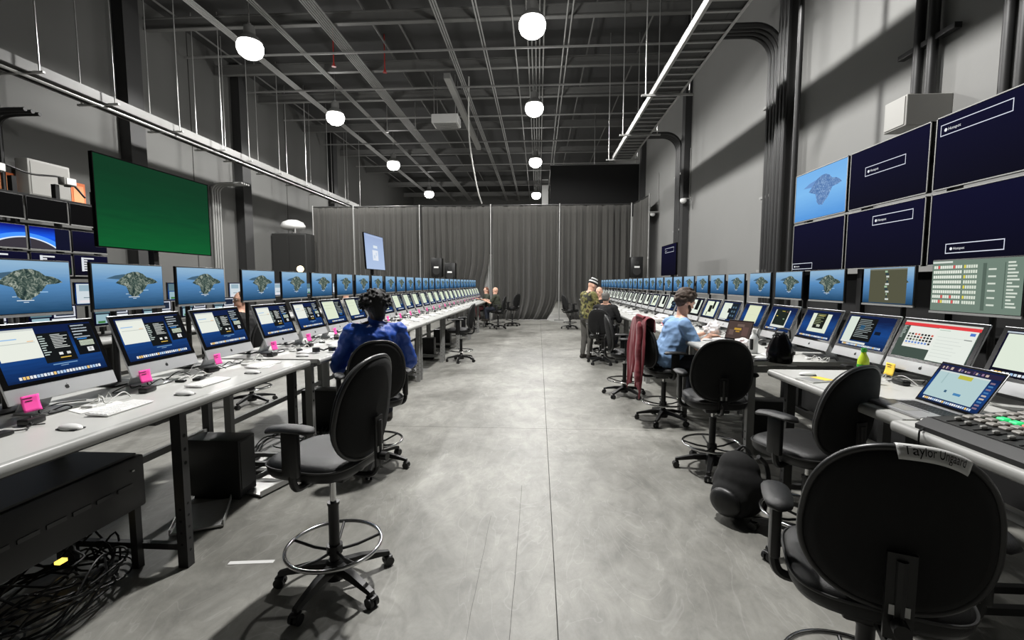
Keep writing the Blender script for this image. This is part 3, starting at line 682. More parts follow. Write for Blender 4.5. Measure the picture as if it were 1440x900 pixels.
for i, y in enumerate(L_ST):
    k = 'A' if i < 5 else 'B'
    IM[k].put((-2.50, y + .26, ZD), random.uniform(-.015, .015), 'silver all-in-one computer, ' + row(i, 'left'))
    mon.put((-2.58, y + .25, ZD), random.uniform(-.012, .012), 'island wallpaper monitor above the computers, ' + row(i, 'left'))
RK = ['E', 'F', 'G', 'H', 'I', 'J', 'I', 'H', 'J', 'I', 'J', 'J'] + ['J'] * 12
ik = IM['K'].put((2.5, 2.28, ZD), PI, 'silver all-in-one computer cut by the right frame edge behind the console')
ic = IM['C'].put((2.5, 2.95, ZD), PI, 'silver all-in-one computer with a red bar and icon grid on screen')
idd = IM['D'].put((2.50, 3.535, ZD), PI, 'silver all-in-one computer with a terminal window behind the green bottle')
for o_, f_ in ((ik, 1.13), (ic, 1.12), (idd, 1.0)): o_.scale = (1.0, f_, .92)
mon_grid.put((2.6, 2.89, ZD), PI, 'large monitor showing a grey lighting control grid')
mon_doc.put((2.58, 3.54, ZD), PI, 'monitor showing an olive document over island wallpaper')
mon.put((2.6, 2.27, ZD), PI, 'island wallpaper monitor above the console, nearest in the right row')
for i, y in enumerate(R_ST):
    IM[RK[i]].put((2.50, y + .12, ZD), PI + random.uniform(-.015, .015), 'silver all-in-one computer, ' + row(i + 3, 'right')).scale = (1, 1, .93)
    mon.put((2.58, y + .26, ZD), PI + random.uniform(-.012, .012), 'island wallpaper monitor above the computers, ' + row(i + 3, 'right'))

# keyboards, mice, notes and cables at every seat
def make_keyboard():
    t = thing('keyboard', '', 'keyboard')
    Mk = Matrix.Rotation(.05, 4, 'Y')
    MB().rbox((0, 0, .008), (.115, .28, .008), .003, 2, Mk).build('deck', M['white'], t, 35)
    k = MB()
    for r in range(5):
        for c in range(14):
            if r == 4 and 4 <= c <= 8: continue
            k.box((-.042 + r * .02, -.124 + c * .0191, .0132), (.0165, .0165, .003), Mk)
    k.box((.038, -.01, .0132), (.0165, .09, .003), Mk)
    tag(k.build('keys', M['key'], t), kind='stuff'); return t
def make_mouse():
    t = thing('mouse', '', 'mouse')
    mb = MB(); mb.ell((0, 0, .006), (.056, .029, .018)); 
    mb.v = [(x, y, max(z, .001)) for x, y, z in mb.v]
    mb.build('shell', M['white'], t, 60); MB().rbox((0, 0, .003), (.1, .05, .005), .002).build('base', M['black'], t); return t
def make_note(m, s=.075):
    t = thing('sticky_note', '', 'sticky note')
    n = 6; vs = []; fs = []
    for i in range(n + 1):
        for j in range(n + 1):
            u, v = i / n, j / n; vs.append((.004 + .016 * v * v, (u - .5) * s, -v * s))
    fs = [(i * (n + 1) + j, i * (n + 1) + j + 1, (i + 1) * (n + 1) + j + 1, (i + 1) * (n + 1) + j) for i in range(n) for j in range(n)]
    o = MB().add(vs, fs).build('sheet', M[m], t, 60); o.modifiers.new('t', 'SOLIDIFY').thickness = .0006
    MB().box((.006, -.012, -.012), (.0006, .04, .004)).box((.0075, -.008, -.026), (.0006, .03, .004)).build('handwriting', M['ink'], t)
    return t
def make_cables(seed):
    r = random.Random(seed); t = thing('cable_bundle', '', 'cables')
    for k in range(5):
        p = [(-.03 - .1 * r.random(), -.2 + .1 * k + r.uniform(-.04, .04), .008)]
        for q in range(5): p.append((p[-1][0] + r.uniform(-.05, .06), p[-1][1] + r.uniform(-.06, .12), .006 + (.045 * r.random() if q % 2 else 0)))
        MB().tube(catmull(p, 5), .0032, 6).build('cable', M['cable'] if k < 3 else M['cable_w'], t, 60)
    MB().rbox((.0, -.17, .016), (.05, .09, .03), .006).build('adapter', M['black'], t, 35)
    MB().rbox((.03, .1, .008), (.06, .03, .014), .004).build('plug', M['white'] if seed % 2 else M['black'], t, 35)
    return t
KB, MS, NP = Proto(make_keyboard()), Proto(make_mouse()), Proto(make_note('pink'))
CB = [Proto(make_cables(s)) for s in (1, 2, 3)]
rs = random.Random(12)
for i, y in enumerate(L_ST):
    KB.put((-2.15 + rs.uniform(-.02, .02), y + .30 + rs.uniform(-.03, .03), ZD), rs.uniform(-.12, .12), 'slim white keyboard at the seat %s' % row(i, 'left'))
    MS.put((-2.06 + rs.uniform(-.03, .02), y + .02 + rs.uniform(-.03, .03), ZD), rs.uniform(-.3, .3), 'white mouse on the bench at the seat %s' % row(i, 'left'))
    NP.put((-2.365, y + .07, ZD + .13), rs.uniform(-.1, .1), 'pink sticky note on the computer chin, %s' % row(i, 'left'))
    CB[i % 3].put((-2.36, y + .22, ZD), rs.uniform(-.2, .2), 'tangle of cables under the computer, %s' % row(i, 'left'))
for i, y in enumerate([2.75, 3.3] + R_ST):
    if i > 1 or i == 1: MS.put((1.9 + rs.uniform(-.02, .04), y + .0 + rs.uniform(-.03, .03), ZD), PI + rs.uniform(-.3, .3), 'white mouse on the bench at the seat %s' % row(i + 1, 'right'))
    if i > 1: KB.put((2.06 + rs.uniform(-.02, .02), y + .1, ZD), PI + rs.uniform(-.12, .12), 'slim white keyboard at the seat %s' % row(i + 1, 'right'))
    CB[(i + 1) % 3].put((2.33, y + .1, ZD), PI + rs.uniform(-.2, .2), 'tangle of cables under the computer, %s' % row(i + 1, 'right'))
Proto(make_note('yellow', .08)).put((2.345, 3.13, ZD + .12), PI, 'yellow sticky note on the chin of the red-bar computer')

# ------------------------------------------------------------------ televisions and video walls
def make_tv(label, w, h, loc, rz, bg, els=(), polys=(), cap=None, tilt=0, stand=None, frame='galv_dull'):
    """loc is the bottom centre of the front face; faces +x before rz"""
    t = thing('television', label, 'television', loc, rz)
    T = Matrix.Rotation(-tilt, 4, 'Y')
    b = MB().rbox((-.02, 0, h / 2), (.036, w, h), .004, 2, T); b.rbox((-.045, 0, h * .42), (.04, w * .6, h * .5), .012, 2, T)
    case = b.build('case', M['gloss_black'], t, 35)
    f = MB()
    for z in (.004, h - .004): f.box((0, 0, z), (.008, w, .008), T)
    for s in (-1, 1): f.box((0, s * (w / 2 - .004), h / 2), (.008, .008, h), T)
    f.build('rim', M[frame], case)
    screen('screen', w - .024, h - .024, M[bg], list(els), case, T @ Matrix.Translation((.0012, 0, .012)), list(polys))
    if cap:
        u, v, s = cap; vs, fs = text_mesh('Hotspot', s)
        Mt = T @ Matrix.Translation((.0042, (u - .5) * (w - .024), .012 + v * (h - .024))) @ Matrix(((0, 0, 1, 0), (1, 0, 0, 0), (0, 1, 0, 0), (0, 0, 0, 1)))
        mb = MB(); mb.add(vs, fs, Mt, (.85, .87, .9)); r = s * .42; n = 16
        mb.add([(-r * 1.6 + r * math.cos(2 * PI * k / n), s * .3 + r * math.sin(2 * PI * k / n), 0) for k in range(n)], [tuple(range(n))], Mt, (.85, .87, .92))
        mb.build('caption', M['print'], case)
    if stand:
        MB().box((-.12, 0, stand / -2 + h * .35), (.07, .07, stand + h * .7 - .04)).build('stand_post', M['black'], t)
        MB().box((-.12, 0, -stand + .02), (.4, .7, .04)).build('stand_base', M['black'], t)
        MB().box((-.08, 0, h * .45), (.06, w * .4, .3)).build('mount_plate', M['black'], t)
    return t
def outline(u0, v0, u1, v1, tu=.006, tv=.011, c=(222, 226, 240)):
    return [(u0, v0, u1, v0 + tv, c), (u0, v1 - tv, u1, v1, c), (u0, v0, u0 + tu, v1, c), (u1 - tu, v0, u1, v1, c)]
def capt(u0, v0, u1, v1, w=.93, h=.55):
    s = (v1 - v0) * h * .36; return (u0 + .075, v0 + (v1 - v0) * .36, s)
VW = [  # label, y centre, z bottom, picture, box
    ('television showing bright island wallpaper, top left of the video wall', 5.5, 2.39, 'sea_bright', None),
    ('dark television at bottom left of the right video wall', 5.5, 1.79, 'navy', (.0, .03, .44, .16)),
    ('dark television, top middle of the right video wall', 4.5, 2.39, 'navy', (.22, .52, .75, .68)),
    ('dark television, bottom middle of the right video wall', 4.5, 1.79, 'navy', (.37, .72, .88, .88)),
    ('dark television, top right of the right video wall', 3.49, 2.39, 'navy', (.03, .74, .63, .9)),
    ('dark television, bottom right of the right video wall', 3.49, 1.79, 'navy', (.16, .14, .65, .28))]
for lab, y, z, bg, bx in VW:
    make_tv(lab, .96, .575, (3.2, y, z), PI, bg, outline(*bx) if bx else [], [] if bx else [(HILL, 1, lin((110, 150, 205))), (ISL, 3, None)], capt(*bx) if bx else None)
t = thing('video_wall_stand', 'black steel stand carrying the right video wall', 'stand', (3.4, 0, 0))
for y in (3.0, 4.0, 5.0, 6.03): MB().box((.0, y, 1.5), (.07, .07, 3.0)).build('upright', M['black'], t); 
for y in (3.0, 4.0, 5.0, 6.03): MB().box((.15, y, .03), (.7, .09, .06)).build('foot', M['black'], t)
for z in (1.3, 2.08, 2.68): MB().box((-.06, 4.5, z), (.04, 3.15, .06)).build('cross_rail', M['black'], t)
MB().box((.02, 4.5, .9), (.02, 3.05, 1.7)).build('back_panel', M['black_cloth'], t)
t = thing('video_wall_post', 'tall thin black pole at the left end of the right video wall', 'pole', (3.4, 6.42, 0))
MB().cyl((0, 0, 0), (0, 0, ZC), .035, n=10).build('post', M['pipe_dark'], t, 40); MB().cyl((0, 0, 0), (0, 0, .02), .2, n=16).build('base', M['black'], t)
make_tv('large television showing plain green, on a stand at left', 1.62, .96, (-4.5, 5.26, 2.02), 0, 'green_scr', [], [], stand=2.02, frame='gloss_black')
make_tv('pale blue television on a stand before the drapes', 1.4, .92, (-4.3, 11.95, 2.0), 0, 'pale_scr', [(.36, .26, .66, .56, (228, 234, 244)), (.42, .62, .64, .70, (222, 232, 240)), (.42, .32, .5, .42, (200, 214, 234)), (.53, .4, .6, .5, (205, 218, 236)), (.08, .95, .9, .96, (200, 212, 232))], [], tilt=.06, stand=2.0, frame='gloss_black')
make_tv('dark television with a white caption box near the right column', 1.42, .85, (3.6, 12.95, 1.86), PI, 'navy', outline(.25, .75, .85, .9), [], capt(.25, .75, .85, .9), stand=1.86, frame='gloss_black')

# monitor rack beyond the left benches
rack = thing('monitor_rack', 'black steel rack of stacked monitors at far left', 'rack', (-6.15, 5.35, 0))
for y in (-1.28, -.26, .22, .72): MB().box((0, y, 1.45), (.06, .05, 2.9)).build('upright', M['black'], rack)
for z in (1.72, 2.02, 2.35, 2.7): MB().box((.03, -.28, z), (.03, 2.05, .035)).build('cross_rail', M['black'], rack)
MB().box((0, -.28, .04), (.7, 2.1, .08)).build('base', M['black'], rack)
def arc(cx, cy, r):
    return [(k / 14, max(0, min(1, cy + math.sqrt(max(0, r * r - (k / 14 - cx) ** 2))))) for k in range(15)]
def planet(cx, cy, r):
    a, b, c = arc(cx, cy, r), arc(cx, cy, r + .05), arc(cx, cy, r + .22)
    return [(c + [(1, 0), (0, 0)], 1, lin((70, 150, 255))), (b + [(1, 0), (0, 0)], 1, lin((226, 240, 255))), (a + [(1, 0), (0, 0)], 1, lin((58, 54, 62)))]
UI = [(.2, .2, .27, .9, (220, 224, 230))] + [(.27, .22 + k * .12, .27 + [.2, .32, .12, .25, .1, .3][k], .29 + k * .12, (226, 228, 232)) for k in range(6)] + [(.5, .06, .98, .35, (10, 40, 20))]
GRIDB = [(.03, .55, .45, .95, (90, 120, 130)), (.5, .5, .97, .95, (206, 210, 220)), (.54, .56, .93, .9, (30, 40, 60)), (.05, .08, .4, .5, (150, 180, 190)), (.45, .05, .97, .45, (216, 222, 226)), (.1, .1, .3, .2, (60, 120, 60))]
def rack_mon(label, y, z, bg, els, polys, w=.47):
    t = make_monitor(w, .285, 0, bg, els, polys, 'rack_monitor', False); t.location = (-6.0, y, z); t['label'] = label; t['category'] = 'monitor'
    MB().box((-.065, 0, .15), (.05, .12, .1)).build('mount_arm', M['black'], t)
NB = {0: planet(1.6, -.9, 1.5), 1: planet(1.1, -.62, 1.1), 2: planet(-.25, -.62, 1.1)}
for i, y in enumerate((4.83, 5.33, 5.83), 1):
    c = ['', 'left column', 'middle column', 'right column'][i]
    rack_mon('switched-off rack monitor on the top tier, %s' % c, y, 2.39, 'navy', [(0, 0, 1, 1, (4, 4, 5))], [])
    rack_mon('%s rack monitor on the second tier, %s' % ('blue planet' if i < 3 else 'dim navy', c), y, 2.045, 'earth' if i < 3 else 'navy', [(.62, 0, 1, 1, (10, 14, 40))] if i == 2 else [], NB.get(i, []))
    rack_mon('rack monitor with white text on the third tier, %s' % c, y, 1.735, 'navy', UI, [])
for y, z, o in ((4.9, 2.83, 0), (5.7, 2.83, 0)):
    lab = 'small orange-tipped floodlight on top of the monitor rack, %s' % ('left' if y < 5.3 else 'right')
    t = thing('floodlight', lab, 'light', (-6.12, y, 2.9)); MB().rbox((0, 0, .06), (.1, .16, .1), .015).build('housing', M['greybox'], t, 35)
    MB().box((.055, 0, .06), (.012, .12, .08)).build('face', M['white'], t); MB().box((0, 0, .005), (.05, .05, .02)).build('clamp', M['black'], t)
tag(MB().tube(catmull([(-6.15, 4.5, 2.98), (-6.15, 4.95, 3.02), (-6.15, 5.3, 2.97), (-6.15, 5.7, 3.0), (-6.15, 5.95, 2.8)], 6), .012, 6).build('loose_cable', M['cable'], None, 60), 'black cable looping between floodlights on the monitor rack', 'cable')
t = thing('junction_box', 'grey junction box on the wall above the monitor rack', 'electrical box', (XL + .32, 9.9, 3.95)); MB().rbox((0, 0, 0), (.3, .9, .8), .02).build('casing', M['greybox'], t, 35); MB().box((.155, 0, 0), (.01, .8, .7)).build('cover', M['greybox'], t)
for y, z in ((9.35, 3.75), (10.9, 3.85)):
    t = thing('warning_sign', 'small orange sign on the left wall, %s the junction box' % ('left of' if y < 10 else 'right of'), 'sign', (XL + .06, y, z)); MB().box((0, 0, 0), (.02, .35, .55)).build('plate', M['orange'], t); MB().box((.008, 0, 0), (.02, .25, .4)).build('face', mat('pale_orange_paint', (236, 160, 110), .6), t)
# second desk line behind the left row: bench, backs of its monitors and control screens on it
bench2 = Proto(make_bench(1.86, mats=('leg', 'leg')))
for i in range(6): bench2.put((-4.9, 2.9 + 1.875 * i, 0), 0, 'grey bench of the rear line behind the left row, %s from the camera' % nth(i))
WUI = [(.03, .05, .97, .95, (206, 216, 222)), (.1, .62, .5, .9, (150, 176, 190)), (.2, .3, .8, .34, (120, 140, 150)), (.1, .1, .6, .2, (226, 220, 226))]
mw = Proto(make_monitor(.5, .29, .37, 'deepblue', WUI, [])); mg = Proto(make_monitor(.5, .29, .37, 'deepblue', GRIDB, [])); mw2 = Proto(make_monitor(.5, .29, .12, 'navy', GRIDB, []))
k = 0
for i in range(14):
    y = 4.0 + i * .68
    (mg if i % 3 == 1 else mw).put((-5.5, y, ZD), rs.uniform(-.05, .05), 'bright control monitor on the rear line bench, %s from the camera' % nth(i))
    if i < 6: mw2.put((-5.3, y, ZD), rs.uniform(-.05, .05), 'low control monitor on the rear line bench, %s from the camera' % nth(i))
t = thing('tall_cabinet', 'dark tall cabinet at the left end of the drapes', 'cabinet', (-10.7, 19.55, 0)); MB().rbox((0, 0, 1.9), (1.5, .8, 3.75), .02).build('body', M['cabinet'], t, 35); MB().box((-.37, -.405, 1.9), (.7, .02, 3.6)).build('door', M['cabinet'], t); MB().box((.37, -.405, 1.9), (.7, .02, 3.6)).build('door', M['cabinet'], t)
t = thing('dish_reflector', 'white dish reflector standing over the tall cabinet', 'reflector', (-10.7, 19.55, 3.78))
MB().lathe([(.02, .62), (.2, .6), (.42, .5), (.5, .36), (.5, .3), (.44, .22), (.2, .16), (.02, .14)], 28).build('dish', M['white'], t, 60); MB().cyl((0, 0, 0), (0, 0, .2), .05, n=10).build('post', M['galv'], t); MB().cyl((.25, -.3, .02), (.25, -.3, .3), .03, n=8).build('arm', M['galv'], t)
t = thing('work_lamp', 'small warm work lamp glowing at the left of the drapes', 'lamp', (-9.35, 17.5, 0)); MB().cyl((0, 0, 0), (0, 0, 2.1), .02, n=8).build('pole', M['galv'], t); MB().cyl((0, 0, 0), (0, 0, .03), .22, n=16).build('base', M['black'], t)
MB().ell((0, 0, 2.2), (.13, .13, .13)).build('globe', mat('warm_globe', (255, 236, 200), .4, emit=(255, 226, 170), estr=3), t, 60)
# loudspeakers on stands
for lab, x, y, z in (('black loudspeaker on a stand before the drapes, left of the pair', -4.3, 19.3, 1.95), ('black loudspeaker on a stand before the drapes, right of the pair', -3.75, 19.4, 1.75), ('black loudspeaker on a stand by the right drape corner', 3.75, 17.9, 1.9)):
    t = thing('loudspeaker', lab, 'loudspeaker', (x, y, 0)); MB().rbox((0, 0, z + .35), (.46, .4, .8), .02).build('cabinet', M['black'], t, 35)
    for zz, r in ((z + .2, .15), (z + .52, .07)): MB().cyl((0, -.2, zz), (0, -.212, zz), r, n=20).build('cone', M['piping'], t)
    MB().rbox((0, -.215, z + .36), (.2, .02, .07), .005).build('badge', M['white'], t)
    MB().cyl((0, 0, 0.3), (0, 0, z), .02, n=8).build('pole', M['black'], t)
    for a in range(3): MB().cyl((0, 0, .55), (.45 * math.cos(a * 2.1), .45 * math.sin(a * 2.1), .02), .014, n=6).build('leg', M['black'], t)

# ------------------------------------------------------------------ drafting chairs
BK = Matrix.Translation((-.245, 0, 1.02)) @ Matrix.Rotation(math.radians(-8), 4, 'Y') @ Matrix(((0, 0, 1, 0), (1, 0, 0, 0), (0, 1, 0, 0), (0, 0, 0, 1)))
def make_chair():
    t = thing('drafting_chair', '', 'chair', group='black drafting chairs')
    up = []
    b = MB().lathe([(.055, .05), (.06, .07), (.055, .13), (.035, .15)], 20)
    base = b.build('base_hub', M['black'], t, 40)
    for k in range(5):
        a = 2 * PI * k / 5 + .3; R = Matrix.Rotation(a, 4, 'Z')
        pts = [(.04, 0, .115), (.15, 0, .108), (.25, 0, .088), (.305, 0, .075)]
        mb = MB(); n = len(pts); vs = []; hw = [.03, .026, .021, .018]; hh = [.022, .018, .013, .01]
        for (x, y, z), w_, h_ in zip(pts, hw, hh): vs += [(x, -w_, z - h_), (x, w_, z - h_), (x, w_ * .7, z + h_), (x, -w_ * .7, z + h_)]
        fs = [(4 * i + j, 4 * i + (j + 1) % 4, 4 * (i + 1) + (j + 1) % 4, 4 * (i + 1) + j) for i in range(n - 1) for j in range(4)] + [(3, 2, 1, 0), (4 * n - 4, 4 * n - 3, 4 * n - 2, 4 * n - 1)]
        mb.add(vs, fs, R); mb.build('base_leg', M['black'], base, 35)
        c = MB()
        for s in (-1, 1): c.cyl((.30, s * .006, .028), (.30, s * .026, .028), .028, n=14, M=R)
        c.cyl((.30, 0, .03), (.30, 0, .08), .008, n=8, M=R); c.rbox((.298, 0, .05), (.05, .04, .018), .008, 2, R)
        c.build('caster', M['black'], base, 40)
    MB().cyl((0, 0, .1), (0, 0, .46), .028, n=16).cyl((0, 0, .46), (0, 0, .475), .032, n=16).build('column_sleeve', M['black'], t, 40)
    MB().cyl((0, 0, .44), (0, 0, .66), .016, n=14).build('gas_piston', M['chrome'], t, 40)
    ring = [(.245 * math.cos(2 * PI * k / 48), .245 * math.sin(2 * PI * k / 48), .235) for k in range(48)]
    fr = MB().tube(ring, .0105, 10, True).build('foot_ring', M['chrome'], t, 60)
    for k in range(5):
        a = 2 * PI * k / 5 + .1; MB().tube([(.03 * math.cos(a), .03 * math.sin(a), .2), (.12 * math.cos(a), .12 * math.sin(a), .205), (.24 * math.cos(a), .24 * math.sin(a), .232)], .008, 8).build('ring_spoke', M['black'], fr, 60)
    MB().cyl((0, 0, .19), (0, 0, .235), .042, n=16).build('ring_collar', M['black'], fr, 40)
    up.append(MB().rbox((-.02, 0, .655), (.24, .2, .05), .015).cyl((.02, -.1, .65), (.02, -.2, .64), .007, n=8).build('tilt_mechanism', M['black'], t, 35))
    st = MB().pad(.24, .25, .1, 3.6, 44, Matrix.Translation((.03, 0, .72)), crown=.05).build('seat', M['vinyl'], t, 60); up.append(st)
    sp = [(.03 + .242 * math.copysign(abs(math.cos(q)) ** (2 / 3.6), math.cos(q)), .252 * math.copysign(abs(math.sin(q)) ** (2 / 3.6), math.sin(q)), .738) for q in [2 * PI * k / 60 for k in range(60)]]
    MB().tube(sp, .005, 6, True).build('seat_piping', M['piping'], st, 60)
    bk = MB().pad(.235, .262, .07, 2.45, 44, BK, bend=.9, egg=.10).build('backrest', M['fabric_black'], t, 60); up.append(bk)
    bp = []
    for k in range(64):
        q = 2 * PI * k / 64; x = .236 * math.copysign(abs(math.cos(q)) ** (2 / 2.45), math.cos(q)); y = .263 * math.copysign(abs(math.sin(q)) ** (2 / 2.45), math.sin(q)); x *= 1 - .1 * y / .262
        bp.append(BK @ Vector((x, y, .9 * x * x - .012)))
    MB().tube(bp, .011, 8, True).build('back_piping', M['piping'], bk, 60)
    up.append(MB().tube(catmull([(-.06, 0, .655), (-.2, 0, .648), (-.268, 0, .68), (-.285, 0, .78), (-.29, 0, .95)], 6), .016, 8).box((-.287, 0, .84), (.012, .07, .26)).build('back_bracket', M['black'], t, 40))
    kn = MB().cyl((-.30, 0, .76), (-.335, 0, .76), .022, n=12).build('bracket_knob', M['black'], t, 40); up.append(kn)
    lb = MB().box((-.2945, 0, .80), (.002, .05, .03)).build('maker_label', M['white'], t); up.append(lb)
    for s in (-1, 1):
        ar = MB().tube(catmull([(.0, s * .16, .665), (.0, s * .25, .66), (.0, s * .285, .70), (.005, s * .288, .80)], 5), .018, 8).rbox((.005, s * .288, .84), (.09, .036, .22), .012).build('armrest_post', M['black'], t, 40)
        mb = MB(); n = 11; rings = []
        for i in range(n):
            u = i / (n - 1); x = -.13 + .27 * u; wv = .05 * (1 - .35 * abs(2 * u - 1) ** 3); z = .955 + .012 - .035 * (max(0, abs(u - .4) - .15)) ** 1.6 * 2.2
            e = .25 if i in (0, n - 1) else 1
            rings.append([Vector((x, s * .288 + wv * e * math.cos(q), z + .018 * e * math.sin(q))) for q in [2 * PI * k / 12 for k in range(12)]])
        mb.add([v for r in rings for v in r], [(i * 12 + j, i * 12 + (j + 1) % 12, (i + 1) * 12 + (j + 1) % 12, (i + 1) * 12 + j) for i in range(n - 1) for j in range(12)] + [tuple(range(11, -1, -1)), tuple(range((n - 1) * 12, n * 12))])
        mb.build('armrest_pad', M['vinyl'], ar, 60); up.append(ar)
    return t, up
ch0, ups = make_chair(); chp = Proto(ch0); upn = {o.name.split('.')[0] for o in ups}
def chair(x, y, deg, label, dz=0.0):
    t = chp.put((x, y, 0), math.radians(deg), label)
    for c in kids(t):
        if c.name.split('.')[0] in upn: c.location.z = dz
    return t
chair(-1.10, 2.31, 168, 'empty black drafting chair in the left foreground, its seat facing the bench')
chair(-1.47, 3.93, 120, 'black drafting chair under the person in the blue jacket', -.11)
chair(-1.62, 9.45, 178, 'empty black drafting chair at the left row, middle distance', -.06)
chair(-1.45, 16.4, 175, 'black drafting chair under the person in the olive shirt', -.1)
chair(-1.0, 17.5, 150, 'empty black drafting chair by the drapes, right of the olive-shirted person', -.04)
chair(-1.95, 17.2, 178, 'black drafting chair under the person in rose trousers', -.1)
r1 = chair(1.15, 1.57, 68, 'black drafting chair with white name tape, largest in the right foreground', -.09)
chair(1.65, 2.8, 115, 'black drafting chair beside the silver laptop bench, turned away', -.08)
chair(1.54, 4.02, 84, 'black drafting chair between the blue-shirted person and the laptop bench', -.09)
chair(1.50, 5.45, 8, 'black drafting chair with a red jacket, under the blue-shirted person', -.1)
chair(1.27, 6.68, -4, 'empty black drafting chair left of the red jacket', -.1)
chair(1.32, 9.35, 62, 'black drafting chair under the person in the black hoodie', -.15)
chair(1.47, 10.75, 238, 'black drafting chair under the bald person facing the aisle', -.08)
chair(1.15, 16.5, 20, 'empty black drafting chair by the drapes, left of the standing person', -.06)
# name tape over the top rim of the nearest chair
def rim(q, o, lift):
    c_, s_ = math.cos(q), math.sin(q); x = (.235 + lift) * math.copysign(abs(c_) ** (2 / 2.45), c_); y = (.262 + lift) * math.copysign(abs(s_) ** (2 / 2.45), s_); x *= 1 - .1 * y / .262
    return BK @ Vector((x, y, .9 * x * x + o))
tp = MB(); n = 24; q0, q1 = 1.46, 2.14
TPF = [(-.040, -.020), (-.036, -.010), (-.030, -.002)] + [(-.012 + .0135 * math.cos(math.radians(a)), .001 + .0135 * math.sin(math.radians(a))) for a in (165, 135, 110, 85, 60, 35)]
NP_ = len(TPF); vs = []
for k in range(n + 1):
    q = q0 + (q1 - q0) * k / n
    for o, l in TPF: vs.append(rim(q, o, l))
tp.add(vs, [(k * NP_ + j, k * NP_ + j + 1, (k + 1) * NP_ + j + 1, (k + 1) * NP_ + j) for k in range(n) for j in range(NP_ - 1)])
tape = tp.build('name_tape', M['white'], r1, 60); tape.location.z = -.09
tape.modifiers.new('t', 'SOLIDIFY').thickness = -.0008
tv_, tf_ = text_mesh('Taylor Ungaard', .02); wtx = max(v.x for v in tv_)
vs = []
for v in tv_:
    u = .08 + .8 * v.x / wtx; w_ = max(0, min(1, v.y / .0185 + .2))
    q = q0 + (q1 - q0) * u
    f_ = .6 + w_ * 4.2; k = min(int(f_), NP_ - 2); f_ -= k
    o = TPF[k][0] * (1 - f_) + TPF[k + 1][0] * f_; l = TPF[k][1] * (1 - f_) + TPF[k + 1][1] * f_
    vs.append(rim(q, o - .0022, l + .0012))
MB().add(vs, tf_).build('handwritten_name', M['ink_black'], tape)

# ------------------------------------------------------------------ people (forward +x, left +y, origin on the floor under the pelvis)
def V3(*a): return Vector(a)
def add_hand(mb, wrist, fwd, normal, side, curl=.6, s=1.0):
    """palm, four unequal bent fingers and a thumb; normal points out of the back of the hand"""
    f = Vector(fwd).normalized(); n = Vector(normal); n = (n - f * n.dot(f)).normalized(); r = f.cross(n) * side
    w = Vector(wrist)
    for k in range(4):
        o = r * (-.027 + .018 * k) * s
        mb.caps(w + f * .015 * s + o * .7, .013 * s, w + f * .085 * s + o, .0115 * s, 8)
    for k, ln in enumerate((.066, .076, .072, .056)):
        p = w + f * .088 * s + r * (-.029 + .0195 * k) * s; a = .15 + curl * .35
        for seg, fr in enumerate((.45, .32, .23)):
            d = f * math.cos(a) - n * math.sin(a); q = p + d * ln * fr * s
            mb.caps(p, (.0095 - .001 * seg) * s, q, (.0088 - .001 * seg) * s, 8); p = q; a += curl * .55
    p = w + f * .028 * s - r * .026 * s
    for seg, ln in enumerate((.038, .03, .026)):
        d = (f * (.62 + .16 * seg) - r * (.72 - .3 * seg) - n * (.25 + .1 * seg)).normalized(); q = p + d * ln * s
        mb.caps(p, (.0125 - .0012 * seg) * s, q, (.0115 - .0014 * seg) * s, 8); p = q
